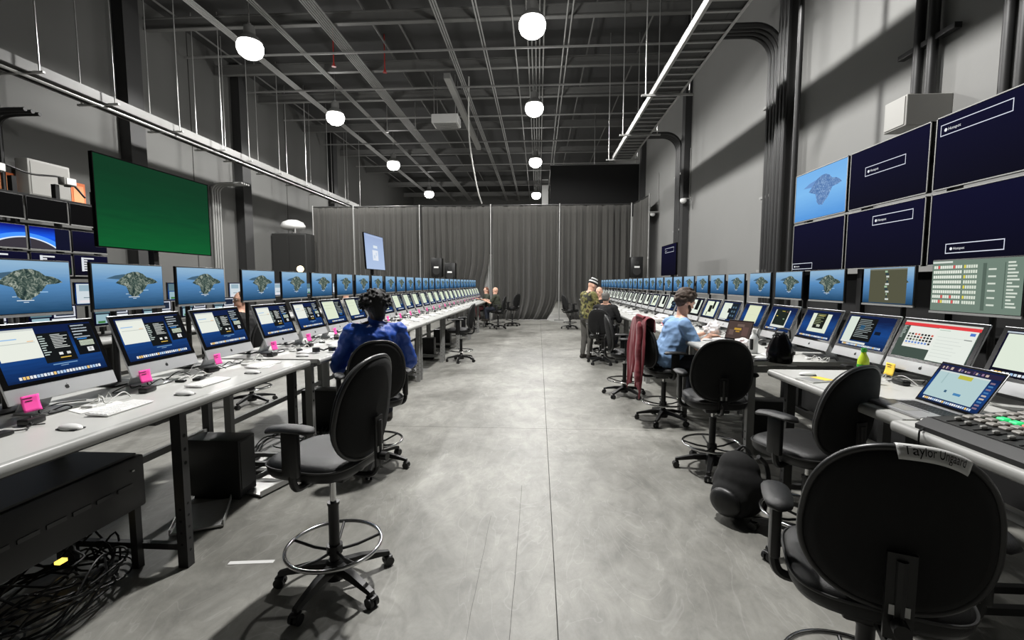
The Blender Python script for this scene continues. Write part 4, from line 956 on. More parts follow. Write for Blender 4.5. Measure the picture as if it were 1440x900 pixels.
def person(label, loc, deg, J, skin, top, bottom, hair=None, vox=.011, sleeve='long', fat=1.0, topname='jacket', puff=0.0, hairkind='short', hands=True, beard=None, glasses=False, facecol='lip'):
    t = thing('person', label, 'person', loc, math.radians(deg))
    P = {k: Vector(v) for k, v in J.items() if isinstance(v, tuple)}
    hc, hd = P['head'], Vector(J['look']).normalized()
    hu = Vector((0, 0, 1)); hu = (hu - hd * hu.dot(hd)).normalized(); hl = hu.cross(hd)
    HM = Matrix((hd, hl, hu)).transposed()
    hp = lambda x, y, z: hc + HM @ Vector((x, y, z))
    b = MB()
    b.ell(hp(-.008, 0, .022), (.098, .077, .098), HM); b.ell(hp(.022, 0, -.045), (.068, .058, .07), HM)
    b.caps(hp(.082, 0, .012), .009, hp(.104, 0, -.022), .014, 8)                       # nose
    b.ell(hp(.074, 0, -.062), (.022, .026, .012), HM); b.ell(hp(.068, 0, -.098), (.026, .03, .02), HM)   # mouth, chin
    b.ell(hp(.078, .03, .03), (.02, .025, .009), HM); b.ell(hp(.078, -.03, .03), (.02, .025, .009), HM)  # brow
    for s in (-1, 1): b.ell(hp(-.008, s * .08, -.005), (.02, .009, .032), HM)
    b.caps(hp(-.02, 0, -.06), .056, P['neck'], .062)
    ch, be, pe = P['chest'], P['belly'], P['pelvis']
    TM = Matrix.Rotation(J.get('twist', 0), 3, 'Z')
    b.ell(ch, (.115 * fat, .165, .17), TM); b.ell(be, (.112 * fat, .145 * fat, .15), TM); b.ell(pe, (.125 * fat, .165, .12))
    b.caps(P['neck'], .07, ch, .11)
    for s in (-1, 1): b.caps(ch + V3(0, s * .06, -.02), .1 * fat ** .5, be + V3(0, s * .05, 0), .105 * fat ** .7); b.caps(be + V3(0, s * .05, 0), .105 * fat ** .7, pe + V3(0, s * .05, 0), .115 * fat ** .5)
    for s, q in ((1, 'L'), (-1, 'R')):
        b.caps(P['sh' + q], .058, P['neck'], .05); b.caps(P['sh' + q], .056, P['el' + q], .042); b.caps(P['el' + q], .041, P['wr' + q], .027)
        b.caps(P['hip' + q], .088, P['kn' + q], .058); b.caps(P['kn' + q], .057, P['an' + q], .038)
        ft = Vector(J.get('toe' + q, P['an' + q] + Vector((.16, 0, -.06)))); b.caps(P['an' + q] + Vector((0, 0, -.03)), .038, ft, .03)
        if hands: add_hand(b, P['wr' + q] , (P['wr' + q] - P['el' + q]) if 'hd' + q not in J else J['hd' + q], J.get('hn', (0, 0, 1)), -s, J.get('curl', .6))
    body = fused('body', b, skin, t, vox)
    for s in (-1, 1):
        e = MB(); e.ell(hp(.076, s * .031, .012), (.013, .013, .012), HM); e.build('eye', M['eye'], body, 60)
        e = MB(); e.ell(hp(.0865, s * .031, .011), (.004, .006, .006), HM); e.build('iris', M['iris'], body, 60)
    m_ = MB(); m_.ell(hp(.0885, 0, -.063), (.007, .02, .0045), HM); m_.build('lips', M[facecol], body, 60)
    # top
    c = MB(); g = .022
    c.ell(ch, (.115 * fat + g, .168 + g, .175), TM); c.ell(be, (.115 * fat + g, .148 * fat + g, .15), TM); c.ell(pe + V3(0, 0, .03), (.128 * fat + g, .168 + g * .8, .11))
    c.caps(P['neck'] + V3(0, 0, -.015), .072, ch, .13); 
    for s in (-1, 1): c.caps(ch + V3(0, s * .065, -.02), .125 * fat ** .5, be + V3(0, s * .055, 0), .13 * fat ** .7); c.caps(be + V3(0, s * .055, 0), .13 * fat ** .7, pe + V3(0, s * .05, .03), .14 * fat ** .5)
    for q in 'LR':
        c.caps(P['sh' + q], .074, P['neck'] + V3(0, 0, -.03), .062)
        if sleeve == 'long': c.caps(P['sh' + q], .076 + puff * .3, P['el' + q], .062 + puff); c.caps(P['el' + q], .06 + puff, P['el' + q].lerp(P['wr' + q], .92), .042 + puff * .5)
        else: c.caps(P['sh' + q], .075, P['sh' + q].lerp(P['el' + q], .72), .07)
    if puff: c.caps(P['neck'] + V3(0, 0, .02), .075, P['neck'] + V3(0, 0, -.06), .1); c.ell(ch + V3(0, 0, .05), (.16, .215, .13), TM)
    cl = fused(topname, c, top, t, vox + .002, 4, .011 if puff else .007)
    c = MB(); c.ell(pe + V3(0, 0, -.02), (.128 * fat + .012, .172, .115))
    for q in 'LR': c.caps(P['hip' + q], .1, P['kn' + q], .072); c.caps(P['kn' + q], .071, P['kn' + q].lerp(P['an' + q], .93), .055)
    fused('trousers', c, bottom, t, vox + .002, 4, .004)
    for q in 'LR':
        ft = Vector(J.get('toe' + q, P['an' + q] + Vector((.16, 0, -.06)))); a = P['an' + q] + V3(0, 0, -.045)
        s_ = MB(); s_.caps(a + V3(-.02, 0, 0), .048, ft + V3(0, 0, .008), .042); s_.caps(P['an' + q], .05, a, .05); fused('shoe', s_, M['shoe'], t, .011, 4)
    if hair:
        h = MB(); r = random.Random(hash(label) % 1000)
        r = random.Random(len(label))
        if hairkind == 'twists':
            h.ell(hp(-.02, 0, .042), (.122, .112, .115), HM); h.caps(hp(-.05, 0, -.02), .078, hp(-.055, 0, -.09), .058)
            for k in range(170):
                a, z = r.uniform(0, 2 * PI), r.uniform(-.45, 1)
                d = HM @ Vector((math.cos(a) * math.sqrt(1 - z * z), math.sin(a) * math.sqrt(1 - z * z), z))
                lx = d.dot(hd)
                if lx > .55 and z < .35: continue
                p = hp(-.02, 0, .042) + Vector((d.x * .116, d.y * .116, d.z * .112)); h.caps(p, .013, p + d * .022 + Vector((r.uniform(-.012, .012), r.uniform(-.012, .012), -.012)), .009, 6)
            fused('hair', h, hair, t, .0075, 1)
        elif hairkind == 'curly':
            h.ell(hp(-.03, 0, .05), (.108, .1, .1), HM); h.ell(hp(-.06, 0, -.01), (.06, .08, .08), HM)
            for k in range(150):
                a, z = r.uniform(0, 2 * PI), r.uniform(-.75, 1)
                d = HM @ Vector((math.cos(a) * math.sqrt(1 - z * z), math.sin(a) * math.sqrt(1 - z * z), z)); lx = d.dot(hd)
                if lx > .35 and z < .45 or z < -.2 and lx > -.2: continue
                p = hp(-.03, 0, .042) + d * .11; h.ell(p, (.026, .026, .022))
            fused('hair', h, hair, t, .008, 1)
        elif hairkind == 'long':
            h.ell(hp(-.025, 0, .04), (.1, .088, .09), HM); h.caps(hp(-.07, 0, 0), .07, hp(-.08, 0, -.2), .06); fused('hair', h, hair, t, .01, 3)
        else:
            h.ell(hp(-.022, 0, .036), (.098, .084, .09), HM); h.ell(hp(-.05, 0, -.01), (.06, .076, .06), HM); fused('hair', h, hair, t, .01, 3)
    if beard:
        h = MB()
        for k in range(-6, 7):
            a = k / 6 * 1.35; p = hp(.022 + .058 * math.cos(a), .062 * math.sin(a), -.075 + .035 * abs(k / 6) ** 1.5); h.ell(p, (.018, .018, .026))
        h.ell(hp(.076, 0, -.098), (.02, .03, .02), HM); h.caps(hp(.092, -.022, -.05), .006, hp(.096, 0, -.046), .006, 6); h.caps(hp(.096, 0, -.046), .006, hp(.092, .022, -.05), .006, 6)
        fused('beard', h, beard, t, .008, 2)
    return t, hp, HM
def seated(s=.72, lean=.03, head=(.08, 0, .735), look=(1, 0, -.1), elL=(.14, .27, .28), elR=(.14, -.27, .28), wrL=(.36, .17, .40), wrR=(.36, -.17, .40), foot=.36, sh=.195, knx=.42, **k):
    z = lambda a: a + s
    J = dict(pelvis=(0, 0, z(.10)), belly=(lean * .5, 0, z(.25)), chest=(lean, 0, z(.43)), neck=(lean * 1.4 + .01, 0, z(.60)), head=(head[0], head[1], z(head[2])), look=look,
             shL=(lean, sh, z(.535)), shR=(lean, -sh, z(.535)), elL=(elL[0], elL[1], z(elL[2])), elR=(elR[0], elR[1], z(elR[2])), wrL=(wrL[0], wrL[1], z(wrL[2])), wrR=(wrR[0], wrR[1], z(wrR[2])),
             hipL=(.02, .09, z(.085)), hipR=(.02, -.09, z(.085)), knL=(knx, .12, z(.07)), knR=(knx, -.12, z(.07)), anL=(knx - .04, .11, foot), anR=(knx - .04, -.11, foot))
    J.update(k); return J
person('person in a blue jacket with black twisted hair, seated at left row', (-1.46, 4.0, 0), 112, seated(.68, .05, head=(.08, 0, .755), look=(.9, .4, -.3), elL=(.14, .33, .22), elR=(.18, -.31, .22), wrL=(.42, .26, .365), wrR=(.43, -.1, .365), sh=.205), M['skin_dark'], M['blue_jacket'], M['jeans'], M['hair_black'], .010, hairkind='twists', puff=.016)
person('bearded person in a pale blue t-shirt typing at a laptop', (1.50, 5.42, 0), 10, seated(.64, .13, head=(.24, 0, .785), look=(1, -.05, -.5), elL=(.30, .27, .30), elR=(.25, -.28, .29), wrL=(.55, .14, .4), wrR=(.50, -.08, .4), hdL=(1, 0, -.02), hdR=(1, .1, -.02), curl=.5, sh=.2), M['skin'], M['tee_blue'], M['jeans'], M['hair_brown'], .0085, sleeve='short', fat=1.22, topname='t_shirt', hairkind='curly', beard=M['hair_brown'])
stand = dict(pelvis=(0, 0, .92), belly=(.02, 0, 1.1), chest=(.03, 0, 1.28), neck=(.07, 0, 1.45), head=(.13, 0, 1.585), look=(1, -.1, -.45), shL=(.03, .19, 1.40), shR=(.03, -.19, 1.40), elL=(.08, .26, 1.12), elR=(.12, -.25, 1.13), wrL=(.28, .15, 1.06), wrR=(.33, -.12, 1.12),
             hipL=(0, .09, .88), hipR=(0, -.09, .88), knL=(.01, .1, .48), knR=(.03, -.1, .48), anL=(-.04, .1, .085), anR=(0, -.1, .085), toeL=(.12, .11, .035), toeR=(.16, -.11, .035))
pt, hp, HM = person('person in a camouflage jacket and striped beanie, standing in the aisle', (1.06, 9.95, 0), 28, stand, M['skin'], M['camo'], M['grey_pants'], None, .011)
bn = MB()
for k, z in enumerate((.0, .03, .06, .09, .115)):
    w = [.1, .101, .095, .078, .05][k]
    b = MB(); Mz = Matrix.Translation(hp(-.012, 0, .045 + z)) @ HM.to_4x4(); b.lathe([(w * .7, -.004), (w, .0), (w * 1.01, .015), (w * .96, .032), (w * .6, .034)], 20, Mz @ Matrix.Diagonal((1.05, .88, 1, 1))); b.build('beanie_band', M['beanie_b'] if k % 2 == 0 else M['beanie_w'], pt, 60)
b = MB(); b.ell(hp(-.012, 0, .185), (.03, .03, .022)); b.build('beanie_tip', M['beanie_b'], pt, 60)
person('person in a black hoodie with grey hair, seen from behind', (1.36, 9.45, 0), 62, seated(.60, .06, look=(1, .2, -.2)), M['skin'], M['hoodie'], M['jeans'], M['hair_grey'], .011, fat=1.15, topname='hoodie')
person('bald person with a pale face, seated beyond the standing person', (1.45, 10.72, 0), 238, seated(.66, .05, head=(.08, 0, .78), look=(1, .1, -.1), wrL=(.26, .08, .3), wrR=(.26, -.08, .3), knx=.36), M['skin'], M['hoodie'], M['jeans'], None, .012, fat=1.1, topname='sweater')
person('balding person in an olive shirt, seated at the left row end', (-1.47, 16.4, 0), 172, seated(.64, .06, look=(1, .15, -.2), elL=(.2, .27, .3), wrL=(.45, .2, .4), wrR=(.45, -.2, .4)), M['skin'], M['olive_tee'], M['jeans'], None, .012, sleeve='short', fat=1.15, topname='t_shirt')
person('person in rose trousers with auburn hair, seated near the drapes', (-1.9, 17.2, 0), 200, seated(.64, .05, look=(1, .6, -.1)), M['skin'], M['olive_tee'], M['pink_cloth'], M['hair_red'], .012, topname='shirt', hairkind='long')
person('person in dark clothes seated at the rear line, between monitors', (-3.9, 5.9, 0), 185, seated(.66, .05, head=(.08, 0, .76), look=(.6, .8, 0)), M['skin'], M['hoodie'], M['jeans'], M['hair_brown'], .012, topname='sweater')
person('person in a pale shirt seated at the rear line farther along', (-3.9, 9.2, 0), 175, seated(.70, .05, head=(.08, 0, .82), look=(.6, .8, 0)), M['skin'], M['greybox'], M['jeans'], M['hair_brown'], .012, topname='shirt')
for x, y, l in ((-3.9, 5.9, 'under the dark-clothed person'), (-3.9, 9.2, 'under the pale-shirted person')): chair(x, y, 180, 'black drafting chair of the rear line, ' + l, -.08)
# red jacket thrown over the backrest of that chair
ja = thing('jacket', 'dark red jacket hung over the backrest of a drafting chair', 'jacket', (1.50, 5.45, 0), math.radians(8))
vs = []; fs = []; nu, nv = 26, 24; rj = random.Random(4)
for j in range(nv + 1):
    v = j / nv; s_ = v * 1.05                      # runs from the front of the backrest, over the top, down behind
    for i in range(nu + 1):
        u = i / nu - .5
        if s_ < .16: x, z = -.20 + .0 * s_, 1.08 + s_ * .95
        elif s_ < .26: q = (s_ - .16) / .10 * PI; x, z = -.255 + .058 * math.cos(q), 1.232 + .032 * math.sin(q)
        else: x, z = -.318 - .04 * (s_ - .26), 1.232 - (s_ - .26) * 1.0
        wv = .43 + .05 * math.sin(3 * v) + (.02 if s_ > .5 else 0)
        fold = .022 * math.sin(u * 26 + 2 * v) * min(1, max(0, s_ - .24) * 3) + .012 * math.sin(u * 47 + 5 * v) * min(1, max(0, s_ - .24) * 3)
        drop = (.10 * math.sin(u * 7 + 1) + .04 * math.sin(u * 19)) * max(0, (v - .6) / .4)
        vs.append((x - abs(fold) * 1.4, u * wv * (1 - .12 * math.exp(-((s_ - .22) / .08) ** 2)) + .02 * math.sin(6 * v), z + drop + .012 * math.cos(u * 3)))
fs = [(j * (nu + 1) + i, j * (nu + 1) + i + 1, (j + 1) * (nu + 1) + i + 1, (j + 1) * (nu + 1) + i) for j in range(nv) for i in range(nu)]
o = MB().add(vs, fs).build('cloth', M['red_cloth'], ja, 60); o.modifiers.new('t', 'SOLIDIFY').thickness = .012; o.modifiers.new('s', 'SUBSURF').levels = 1
sl = MB()
for k in range(12): q = k / 11; sl.ell((-.365 - .03 * q + .006 * math.sin(k * 1.1), -.14 - .05 * q + .006 * math.cos(k * .9), 1.14 - .55 * q), (.034 + .003 * math.sin(k * 1.3), .056 + .005 * math.cos(k * 1.1), .08))
fused('sleeve', sl, M['red_cloth'], ja, .011, 10); MB().tube(catmull([(-.30, -.12, 1.245), (-.33, 0, 1.27), (-.30, .12, 1.245)], 6), .022, 8).build('collar', M['red_cloth'], ja, 60)

# ------------------------------------------------------------------ things on and under the benches
def make_laptop(label, loc, deg, w=.36, d=.25, lidm='silver', els=None, openang=118, stickers=False):
    t = thing('laptop', label, 'laptop', loc, math.radians(deg))
    MB().rbox((0, 0, .008), (d, w, .014), .005).build('base', M['silver'], t, 35)
    k = MB()
    for r in range(5):
        for c in range(14): k.box((-.085 + r * .02, -.135 * w / .36 + c * .0208 * w / .36, .0158), (.016, .0175, .002))
    k.box((.022, 0, .0155), (.004, .2, .0008)); tag(k.build('keys', M['black'], t), kind='stuff')
    MB().box((.07, 0, .0154), (.075, .12, .0008)).build('trackpad', M['greybox'], t)
    T = Matrix.Translation((-d / 2 + .004, 0, .016)) @ Matrix.Rotation(-math.radians(openang - 90), 4, 'Y')
    lid = MB().rbox((-.003, 0, d / 2), (.007, w, d), .003, 2, T).build('lid', M[lidm], t, 35)
    MB().box((.0008, 0, d / 2), (.001, w - .006, d - .006), T).build('bezel', M['gloss_black'], lid)
    screen('screen', w - .02, d - .03, M['deepblue'], els or [], lid, T @ Matrix.Translation((.0016, 0, .016)))
    if stickers:
        st = MB(); r = random.Random(8)
        for q in range(9):
            y, z = r.uniform(-.14, .14), r.uniform(.03, .2); cc = lin(r.choice([(200, 160, 60), (160, 60, 60), (190, 190, 180), (60, 90, 60)]))
            st.box((-.0072, y, z), (.0008, r.uniform(.03, .06), r.uniform(.02, .045)), T)
        st.build('sticker', M['yellow'], lid)
    return t
rl = random.Random(6)
LAPEL = [(.0, .86, 1, .97, (40, 34, 60))] + [(rl.uniform(0, .95), rl.uniform(.84, .97), 0, 0, 0) for _ in range(0)] + [(.05, .12, .86, .84, (178, 204, 206)), (.05, .80, .86, .84, (205, 215, 214)), (.40, .70, .62, .80, (188, 186, 70)), (.34, .30, .38, .36, (50, 90, 120)), (.50, .28, .62, .34, (70, 130, 180)), (.2, .5, .22, .8, (160, 188, 190))]
for k in range(16): a = rl.uniform(.02, .95); LAPEL.append((a, .88, a + .02 + .03 * rl.random(), .91 + .05 * rl.random(), rl.choice([(150, 120, 150), (90, 70, 110), (200, 180, 170), (60, 80, 130)])))
for k in range(9): LAPEL.append((.89, .1 + k * .08, .96, .14 + k * .08, rl.choice([(130, 110, 130), (70, 120, 170), (190, 180, 170)])))
LAPEL += dock(.08, .9, .03, 24)
make_laptop('open silver laptop with a pale window on screen, right foreground bench', (1.94, 2.40, ZD), 179, .36, .25, 'silver', LAPEL, 122)
make_laptop('dark laptop covered in stickers before the blue-shirted person', (2.1, 5.12, ZD), 205, .33, .23, 'brown_lid', [(0, 0, 1, 1, (76, 62, 58)), (.3, .5, .6, .62, (190, 150, 60)), (.38, .38, .55, .46, (170, 130, 50)), (.1, .2, .3, .5, (104, 86, 80)), (.65, .2, .9, .7, (96, 74, 70)), (.4, .7, .7, .85, (110, 92, 84))], 108, True)
# lighting console
t = thing('lighting_console', 'dark lighting console with lit buttons, cut by the right frame edge', 'console', (1.95, 1.78, ZD), PI)
prof = [(.25, 0), (.25, .02), (.2, .05), (-.2, .085), (-.25, .085), (-.25, 0)]
mb = MB(); n = len(prof); mb.add([(x, s * .33, z) for s in (-1, 1) for x, z in prof], [tuple(range(n)), tuple(range(2 * n - 1, n - 1, -1))] + [(i, n + i, n + (i + 1) % n, (i + 1) % n) for i in range(n)]); mb.build('body', M['black'], t)
Mc = Matrix.Translation((0, 0, .0675)) @ Matrix.Rotation(math.atan2(.035, .4), 4, 'Y')
MB().box((0, 0, .0005), (.39, .62, .004), Mc).build('top_plate', M['cabinet'], t)
rb = random.Random(3)
for r in range(6):
    for c in range(11):
        m_ = 'btn_g' if (r, c) in ((3, 1), (3, 2)) else 'btn_r' if (r, c) in ((3, 3), (3, 4), (2, 4)) else 'btn_w'
        MB().rbox((-.15 + r * .045, -.27 + c * .052, .008), (.032, .038, .012), .004, 1, Mc).build('button', M[m_], t)
for c in range(9): f = MB().box((.15, -.25 + c * .06, .004), (.07, .006, .004), Mc).build('fader_slot', M['hole'], t); MB().rbox((.13 + .04 * rb.random(), -.25 + c * .06, .012), (.024, .016, .016), .004, 1, Mc).build('fader_knob', M['greybox'], f)
# bottles, bag, wrappers
t = thing('bottle', 'green-capped plastic bottle with yellow drink beside the chair back', 'bottle', (2.13, 3.08, ZD))
MB().lathe([(.02, 0), (.031, .004), (.033, .02), (.031, .09), (.033, .13), (.03, .155), (.016, .185), (.013, .2)], 20).build('body', M['soda'], t, 50); MB().cyl((0, 0, .2), (0, 0, .225), .016, n=16).build('cap', M['green_plastic'], t); MB().lathe([(.0335, .06), (.0338, .06), (.0338, .12), (.0335, .12)], 20).build('wrap', M['green_plastic'], t, 50)
t = thing('bottle', 'white drinks bottle with a black label behind the near chair', 'bottle', (2.0, 4.32, ZD))
MB().lathe([(.03, 0), (.038, .005), (.038, .13), (.03, .16), (.016, .18), (.014, .2)], 20).build('body', M['white'], t, 50); MB().cyl((0, 0, .2), (0, 0, .222), .017, n=14).build('cap', M['white'], t); MB().box((-.03, -.02, .085), (.02, .03, .1)).build('label_panel', M['ink_black'], t)
t = thing('carry_bag', 'black gathered leather bag standing on the right bench', 'bag', (1.98, 3.82, ZD), .4)
mb = MB(); n = 28; rings = [(.0, .9), (.02, 1), (.06, 1.04), (.11, .96), (.16, .8), (.2, .6), (.23, .5), (.24, .3)]
for z, s_ in rings:
    for i in range(n):
        a = 2 * PI * i / n; f = 1 + .09 * math.sin(a * 7 + z * 9) * min(1, z * 8); mb.v.append((.075 * s_ * f * math.cos(a), .105 * s_ * f * math.sin(a), z))
mb.f = [[k * n + i, k * n + (i + 1) % n, (k + 1) * n + (i + 1) % n, (k + 1) * n + i] for k in range(len(rings) - 1) for i in range(n)] + [list(range(n - 1, -1, -1)), list(range((len(rings) - 1) * n, len(rings) * n))]; mb.c = [None] * len(mb.f); mb.m = [0] * len(mb.f)
mb.build('pouch', M['gloss_black'], t, 70); MB().tube(catmull([(.02, -.07, .2), (.03, -.05, .27), (.03, .05, .27), (.02, .07, .2)], 6), .007, 8).build('handle', M['black'], t, 60); MB().cyl((0, -.03, .24), (0, .03, .24), .018, n=10).build('clasp', M['piping'], t)
def crumple(name, label, cat, loc, r, m, seed, lump=.3):
    bm = bmesh.new(); bmesh.ops.create_icosphere(bm, subdivisions=3, radius=1)
    for v in bm.verts:
        d = 1 + lump * mnoise.noise(v.co * 2.3 + Vector((seed, 0, 0))) + lump * .6 * mnoise.noise(v.co * 5.5 + Vector((0, seed, 0)))
        v.co = Vector((v.co.x * r[0] * d, v.co.y * r[1] * d, max(-.96, v.co.z * d) * r[2]))
    me = bpy.data.meshes.new(name); bm.to_mesh(me); bm.free(); me.materials.append(M[m])
    o = bpy.data.objects.new(name, me); C.objects.link(o); o.location = (loc[0], loc[1], loc[2] + r[2] * .96); return tag(o, label, cat)
crumple('plastic_bag', 'large crumpled white plastic bag behind the blue-shirted person', 'bag', (2.02, 7.5, ZD), (.14, .24, .075), 'clear_bag', 3)
crumple('plastic_bag', 'pink and white snack bag on the bench behind the red jacket', 'bag', (1.95, 6.8, ZD), (.12, .2, .06), 'pink_print', 7)
crumple('snack_wrapper', 'clear bag with pink print beside the sticker laptop', 'wrapper', (2.1, 5.6, ZD), (.09, .12, .09), 'clear_bag', 11, .5)
crumple('snack_wrapper', 'white and pink wrapper right of the sticker laptop', 'wrapper', (2.06, 4.68, ZD), (.07, .1, .05), 'clear_bag', 15)
crumple('snack_wrapper', 'small pink wrapper lying before the white bottle', 'wrapper', (1.93, 4.6, ZD), (.05, .06, .03), 'pink_print', 19)
t = thing('magazine', 'folded magazine with a yellow strip on the near right bench', 'magazine', (1.86, 3.12, ZD), .3); MB().box((0, 0, .004), (.2, .14, .008)).build('pages', M['paper'], t); MB().box((.0, .0, .0086), (.19, .13, .0012)).build('cover', M['galv_dull'], t); MB().box((.05, .0, .0098), (.07, .12, .0012)).build('yellow_strip', M['yellow'], t)
t = thing('tablet', 'closed dark tablet lying beside the black bag', 'tablet', (1.86, 3.98, ZD), .15); MB().rbox((0, 0, .006), (.16, .24, .01), .004).build('body', M['black'], t, 35); MB().box((0, 0, .0115), (.14, .22, .001)).build('glass', M['gloss_black'], t)
t = thing('headset', 'black headset lying on the second left bench', 'headset', (-2.0, 4.12, ZD), .5)
MB().tube([(.07 * math.cos(a), .08 * math.sin(a), .012 + .03 * abs(math.cos(a))) for a in [PI * k / 12 for k in range(13)]], .008, 8).build('band', M['black'], t, 60)
for s in (-1, 1): MB().cyl((s * .07, 0, .012), (s * .07, 0, .05), .034, n=16).build('ear_cup', M['black'], t, 40)
rp = random.Random(21)
for i, (x, y) in enumerate(((-2.3, 2.22), (-2.16, 3.42), (-2.12, 5.3), (-2.2, 6.6), (-2.15, 8.2), (2.0, 6.2), (2.02, 8.9), (2.0, 10.4))):
    t = thing('paper_sheet', 'white sheet of paper on the %s bench, %s from the camera' % ('left' if x < 0 else 'right', nth(i if i < 5 else i - 5)), 'paper', (x, y, ZD), rp.uniform(-.6, .6)); MB().box((0, 0, .001), (.15, .21, .0016)).build('sheet', M['paper'], t); MB().box((-.04, 0, .0021), (.01, .14, .0004)).box((-.01, -.02, .0021), (.01, .1, .0004)).build('print', M['galv_dull'], t)
for i, y in enumerate((1.75, 2.9, 4.2)):
    t = thing('small_device', 'small dark device on the left bench edge, %s from the camera' % nth(i), 'device', (-2.28, y, ZD), .3 * i); MB().rbox((0, 0, .01), (.05, .09, .018), .005).build('body', M['black'], t, 35); MB().tube(catmull([(0, .045, .01), (.03, .09, .008), (-.02, .13, .006), (.02, .17, .006)], 5), .003, 6).build('cord', M['cable'], t, 60)
tag(MB().tube(catmull([(1.86, 2.24, ZD + .012), (1.8, 2.16, ZD + .008), (1.74, 2.1, ZD + .008), (1.68, 2.05, ZD + .007), (1.655, 2.03, ZD - .02), (1.66, 2.02, .7), (1.75, 2.0, .3)], 6), .004, 6).build('laptop_cable', M['cable'], None, 60), 'black cable from the silver laptop over the bench edge', 'cable')
tag(MB().tube(catmull([(2.1, 2.14, ZD + .008), (1.98, 2.14, ZD + .008), (1.88, 2.15, ZD + .008), (1.8, 2.18, ZD + .007), (1.82, 2.22, ZD + .007), (1.88, 2.24, ZD + .008)], 6), .0045, 6).build('laptop_cable', M['cable_w'], None, 60), 'white cable curling past the lighting console', 'cable')
# under the left benches
t = thing('equipment_rack_case', 'black equipment case under the nearest left bench', 'case', (-2.52, 2.0, 0))
MB().rbox((0, 0, .52), (.5, .86, .30), .012).build('body', M['black'], t, 35); MB().box((0, 0, .678), (.46, .8, .012)).build('lid', M['cabinet'], t)
for y in (-.4, .4):
    for x in (-.2, .2): MB().box((x, y, .185), (.04, .04, .37)).build('leg', M['leg'], t)
for k in range(6): MB().box((.252, -.3 + k * .12, .52), (.006, .09, .02)).build('vent', M['piping'], t)
MB().box((.256, .35, .6), (.006, .014, .008)).build('led', M['white'], t)
def nest(label, loc, R, n, seed, h=.1, r=.006):
    rr = random.Random(seed); t = thing('cable_nest', label, 'cables', loc)
    for k in range(n):
        a0 = rr.uniform(0, 6.28); w = rr.uniform(.4, 1); cx, cy = rr.uniform(-.3, .3) * R[0], rr.uniform(-.3, .3) * R[1]
        p = [(cx + R[0] * w * math.cos(a0 + q * .55) * (1 + .2 * math.sin(q * 1.7 + k)), cy + R[1] * w * math.sin(a0 + q * .55) * (1 + .2 * math.cos(q * 1.3 + k)), .01 + h * rr.random() * (.3 + .7 * (1 - w))) for q in range(12)]
        MB().tube(catmull(p, 4), r, 5).build('cable', M['cable'], t, 60)
    return t
nest('heap of looped black cables on the floor below the equipment case', (-2.55, 2.05, 0), (.3, .5), 16, 1, .3)
MB().box((.1, .05, .22), (.03, .04, .015)).build('power_light', M['amber'], bpy.data.objects['cable_nest'])
nest('spread of black cables on the floor at the lower left frame edge', (-2.6, 1.35, 0), (.35, .5), 14, 2, .12)
for i, y in enumerate((4.5, 6.4, 8.3, 10.2)): nest('black cable coil under the left bench row, %s from the equipment case' % nth(i), (-2.5, y, 0), (.25, .6), 8, 5 + i, .16)
for i, (x, y) in enumerate(((-2.45, 3.3), (-2.4, 4.9), (-2.45, 6.1), (-2.45, 7.9), (-2.45, 9.7), (-2.45, 11.5))):
    t = thing('computer_tower', 'dark desktop case under the left row, %s from the equipment case' % nth(i), 'computer', (x, y, 0)); MB().rbox((0, 0, .25), (.42, .2, .44), .01).build('body', M['black'], t, 35); MB().box((.212, 0, .27), (.006, .17, .36)).build('front_panel', M['cabinet'], t)
    for k in (-.06, .06): MB().box((0, k, .015), (.36, .02, .03)).build('foot', M['black'], t)
for i, (x, y) in enumerate(((2.35, 3.3), (2.35, 4.7), (2.35, 6.3), (2.35, 8.2), (2.35, 10.1))):
    t = thing('computer_tower', 'dark desktop case under the right row, %s from the camera' % nth(i), 'computer', (x, y, 0)); MB().rbox((0, 0, .25), (.42, .2, .44), .01).build('body', M['black'], t, 35); MB().box((-.212, 0, .27), (.006, .17, .36)).build('front_panel', M['cabinet'], t)
    for k in (-.06, .06): MB().box((0, k, .015), (.36, .02, .03)).build('foot', M['black'], t)
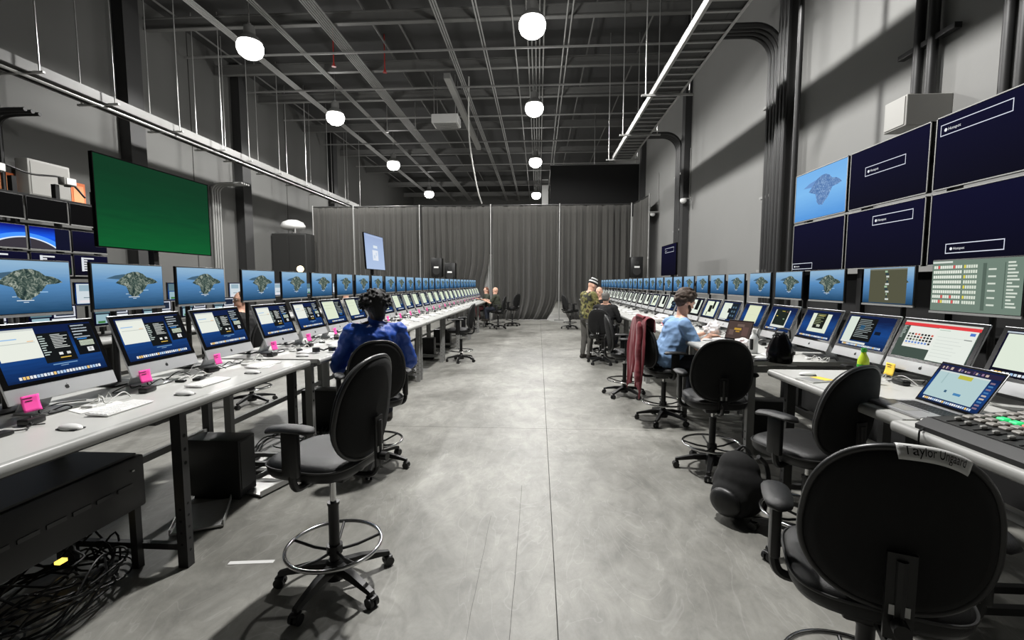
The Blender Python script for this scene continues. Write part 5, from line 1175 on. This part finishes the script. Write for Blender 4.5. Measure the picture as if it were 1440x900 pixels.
for i, (x, y, a) in enumerate(((-2.35, 2.95, .5), (-2.2, 3.5, -.3), (-2.42, 3.9, .2))):
    t = thing('metal_tray', 'loose pale metal sheet lying under the left benches, %s from the camera' % nth(i), 'sheet', (x, y, .0), a); MB().box((0, 0, .02), (.3, .42, .012)).build('sheet', M['galv'], t); MB().box((.15, 0, .035), (.006, .42, .04)).box((-.15, 0, .035), (.006, .42, .04)).build('lip', M['galv'], t)
tag(MB().box((-1.69, 2.48, .0008), (.26, .03, .0012), Matrix.Translation((-1.69, 2.48, 0)) @ Matrix.Rotation(.12, 4, 'Z') @ Matrix.Translation((1.69, -2.48, 0))).build('floor_tape', M['white'], None), 'short strip of white tape on the concrete floor at left', 'tape')
# dark bag on the floor between the right chairs
t = thing('backpack', 'black backpack slumped on the floor under the turned-away chair', 'backpack', (1.42, 3.2, 0), .6)
b = MB(); b.ell((0, 0, .2), (.13, .19, .2)); b.ell((.03, .02, .33), (.11, .15, .13)); b.ell((-.09, 0, .15), (.08, .15, .13)); b.v = [(x, y, max(z, .004)) for x, y, z in b.v]
fused('bag_body', b, M['fabric_black'], t, .014, 4)
b = MB(); b.ell((-.15, 0, .14), (.05, .12, .1)); fused('front_pocket', b, M['black'], t, .012, 3)
for y in (-.08, .08): MB().tube(catmull([(.09, y, .44), (.17, y * 1.2, .36), (.18, y * 1.4, .2), (.12, y * 1.5, .06)], 6), .016, 8).build('strap', M['black'], t, 60)
MB().tube(catmull([(.05, -.05, .45), (.05, 0, .5), (.05, .05, .45)], 6), .01, 8).build('handle', M['black'], t, 60)


# small wall cameras on arms along the right wall
for lab, y, z in (('small white camera on the right wall by the drape corner', 18.4, 4.35), ('small white camera on the right wall beside the far column', 14.6, 4.2)):
    t = thing('wall_camera', lab, 'camera', (XR, y, z)); MB().cyl((0, 0, .05), (-.22, 0, .05), .02, n=8).build('arm', M['galv'], t); MB().box((-.01, 0, .05), (.02, .12, .12)).build('mount_plate', M['galv'], t)
    MB().lathe([(.02, .06), (.08, .05), (.1, 0), (.09, -.05), (.05, -.09), (.01, -.1)], 16, Matrix.Translation((-.24, 0, 0))).build('dome', M['white'], t, 60)
    MB().cyl((-.02, .1, .1), (-.02, .1, 1.6), .018, n=6).build('conduit', M['galv_dull'], t)
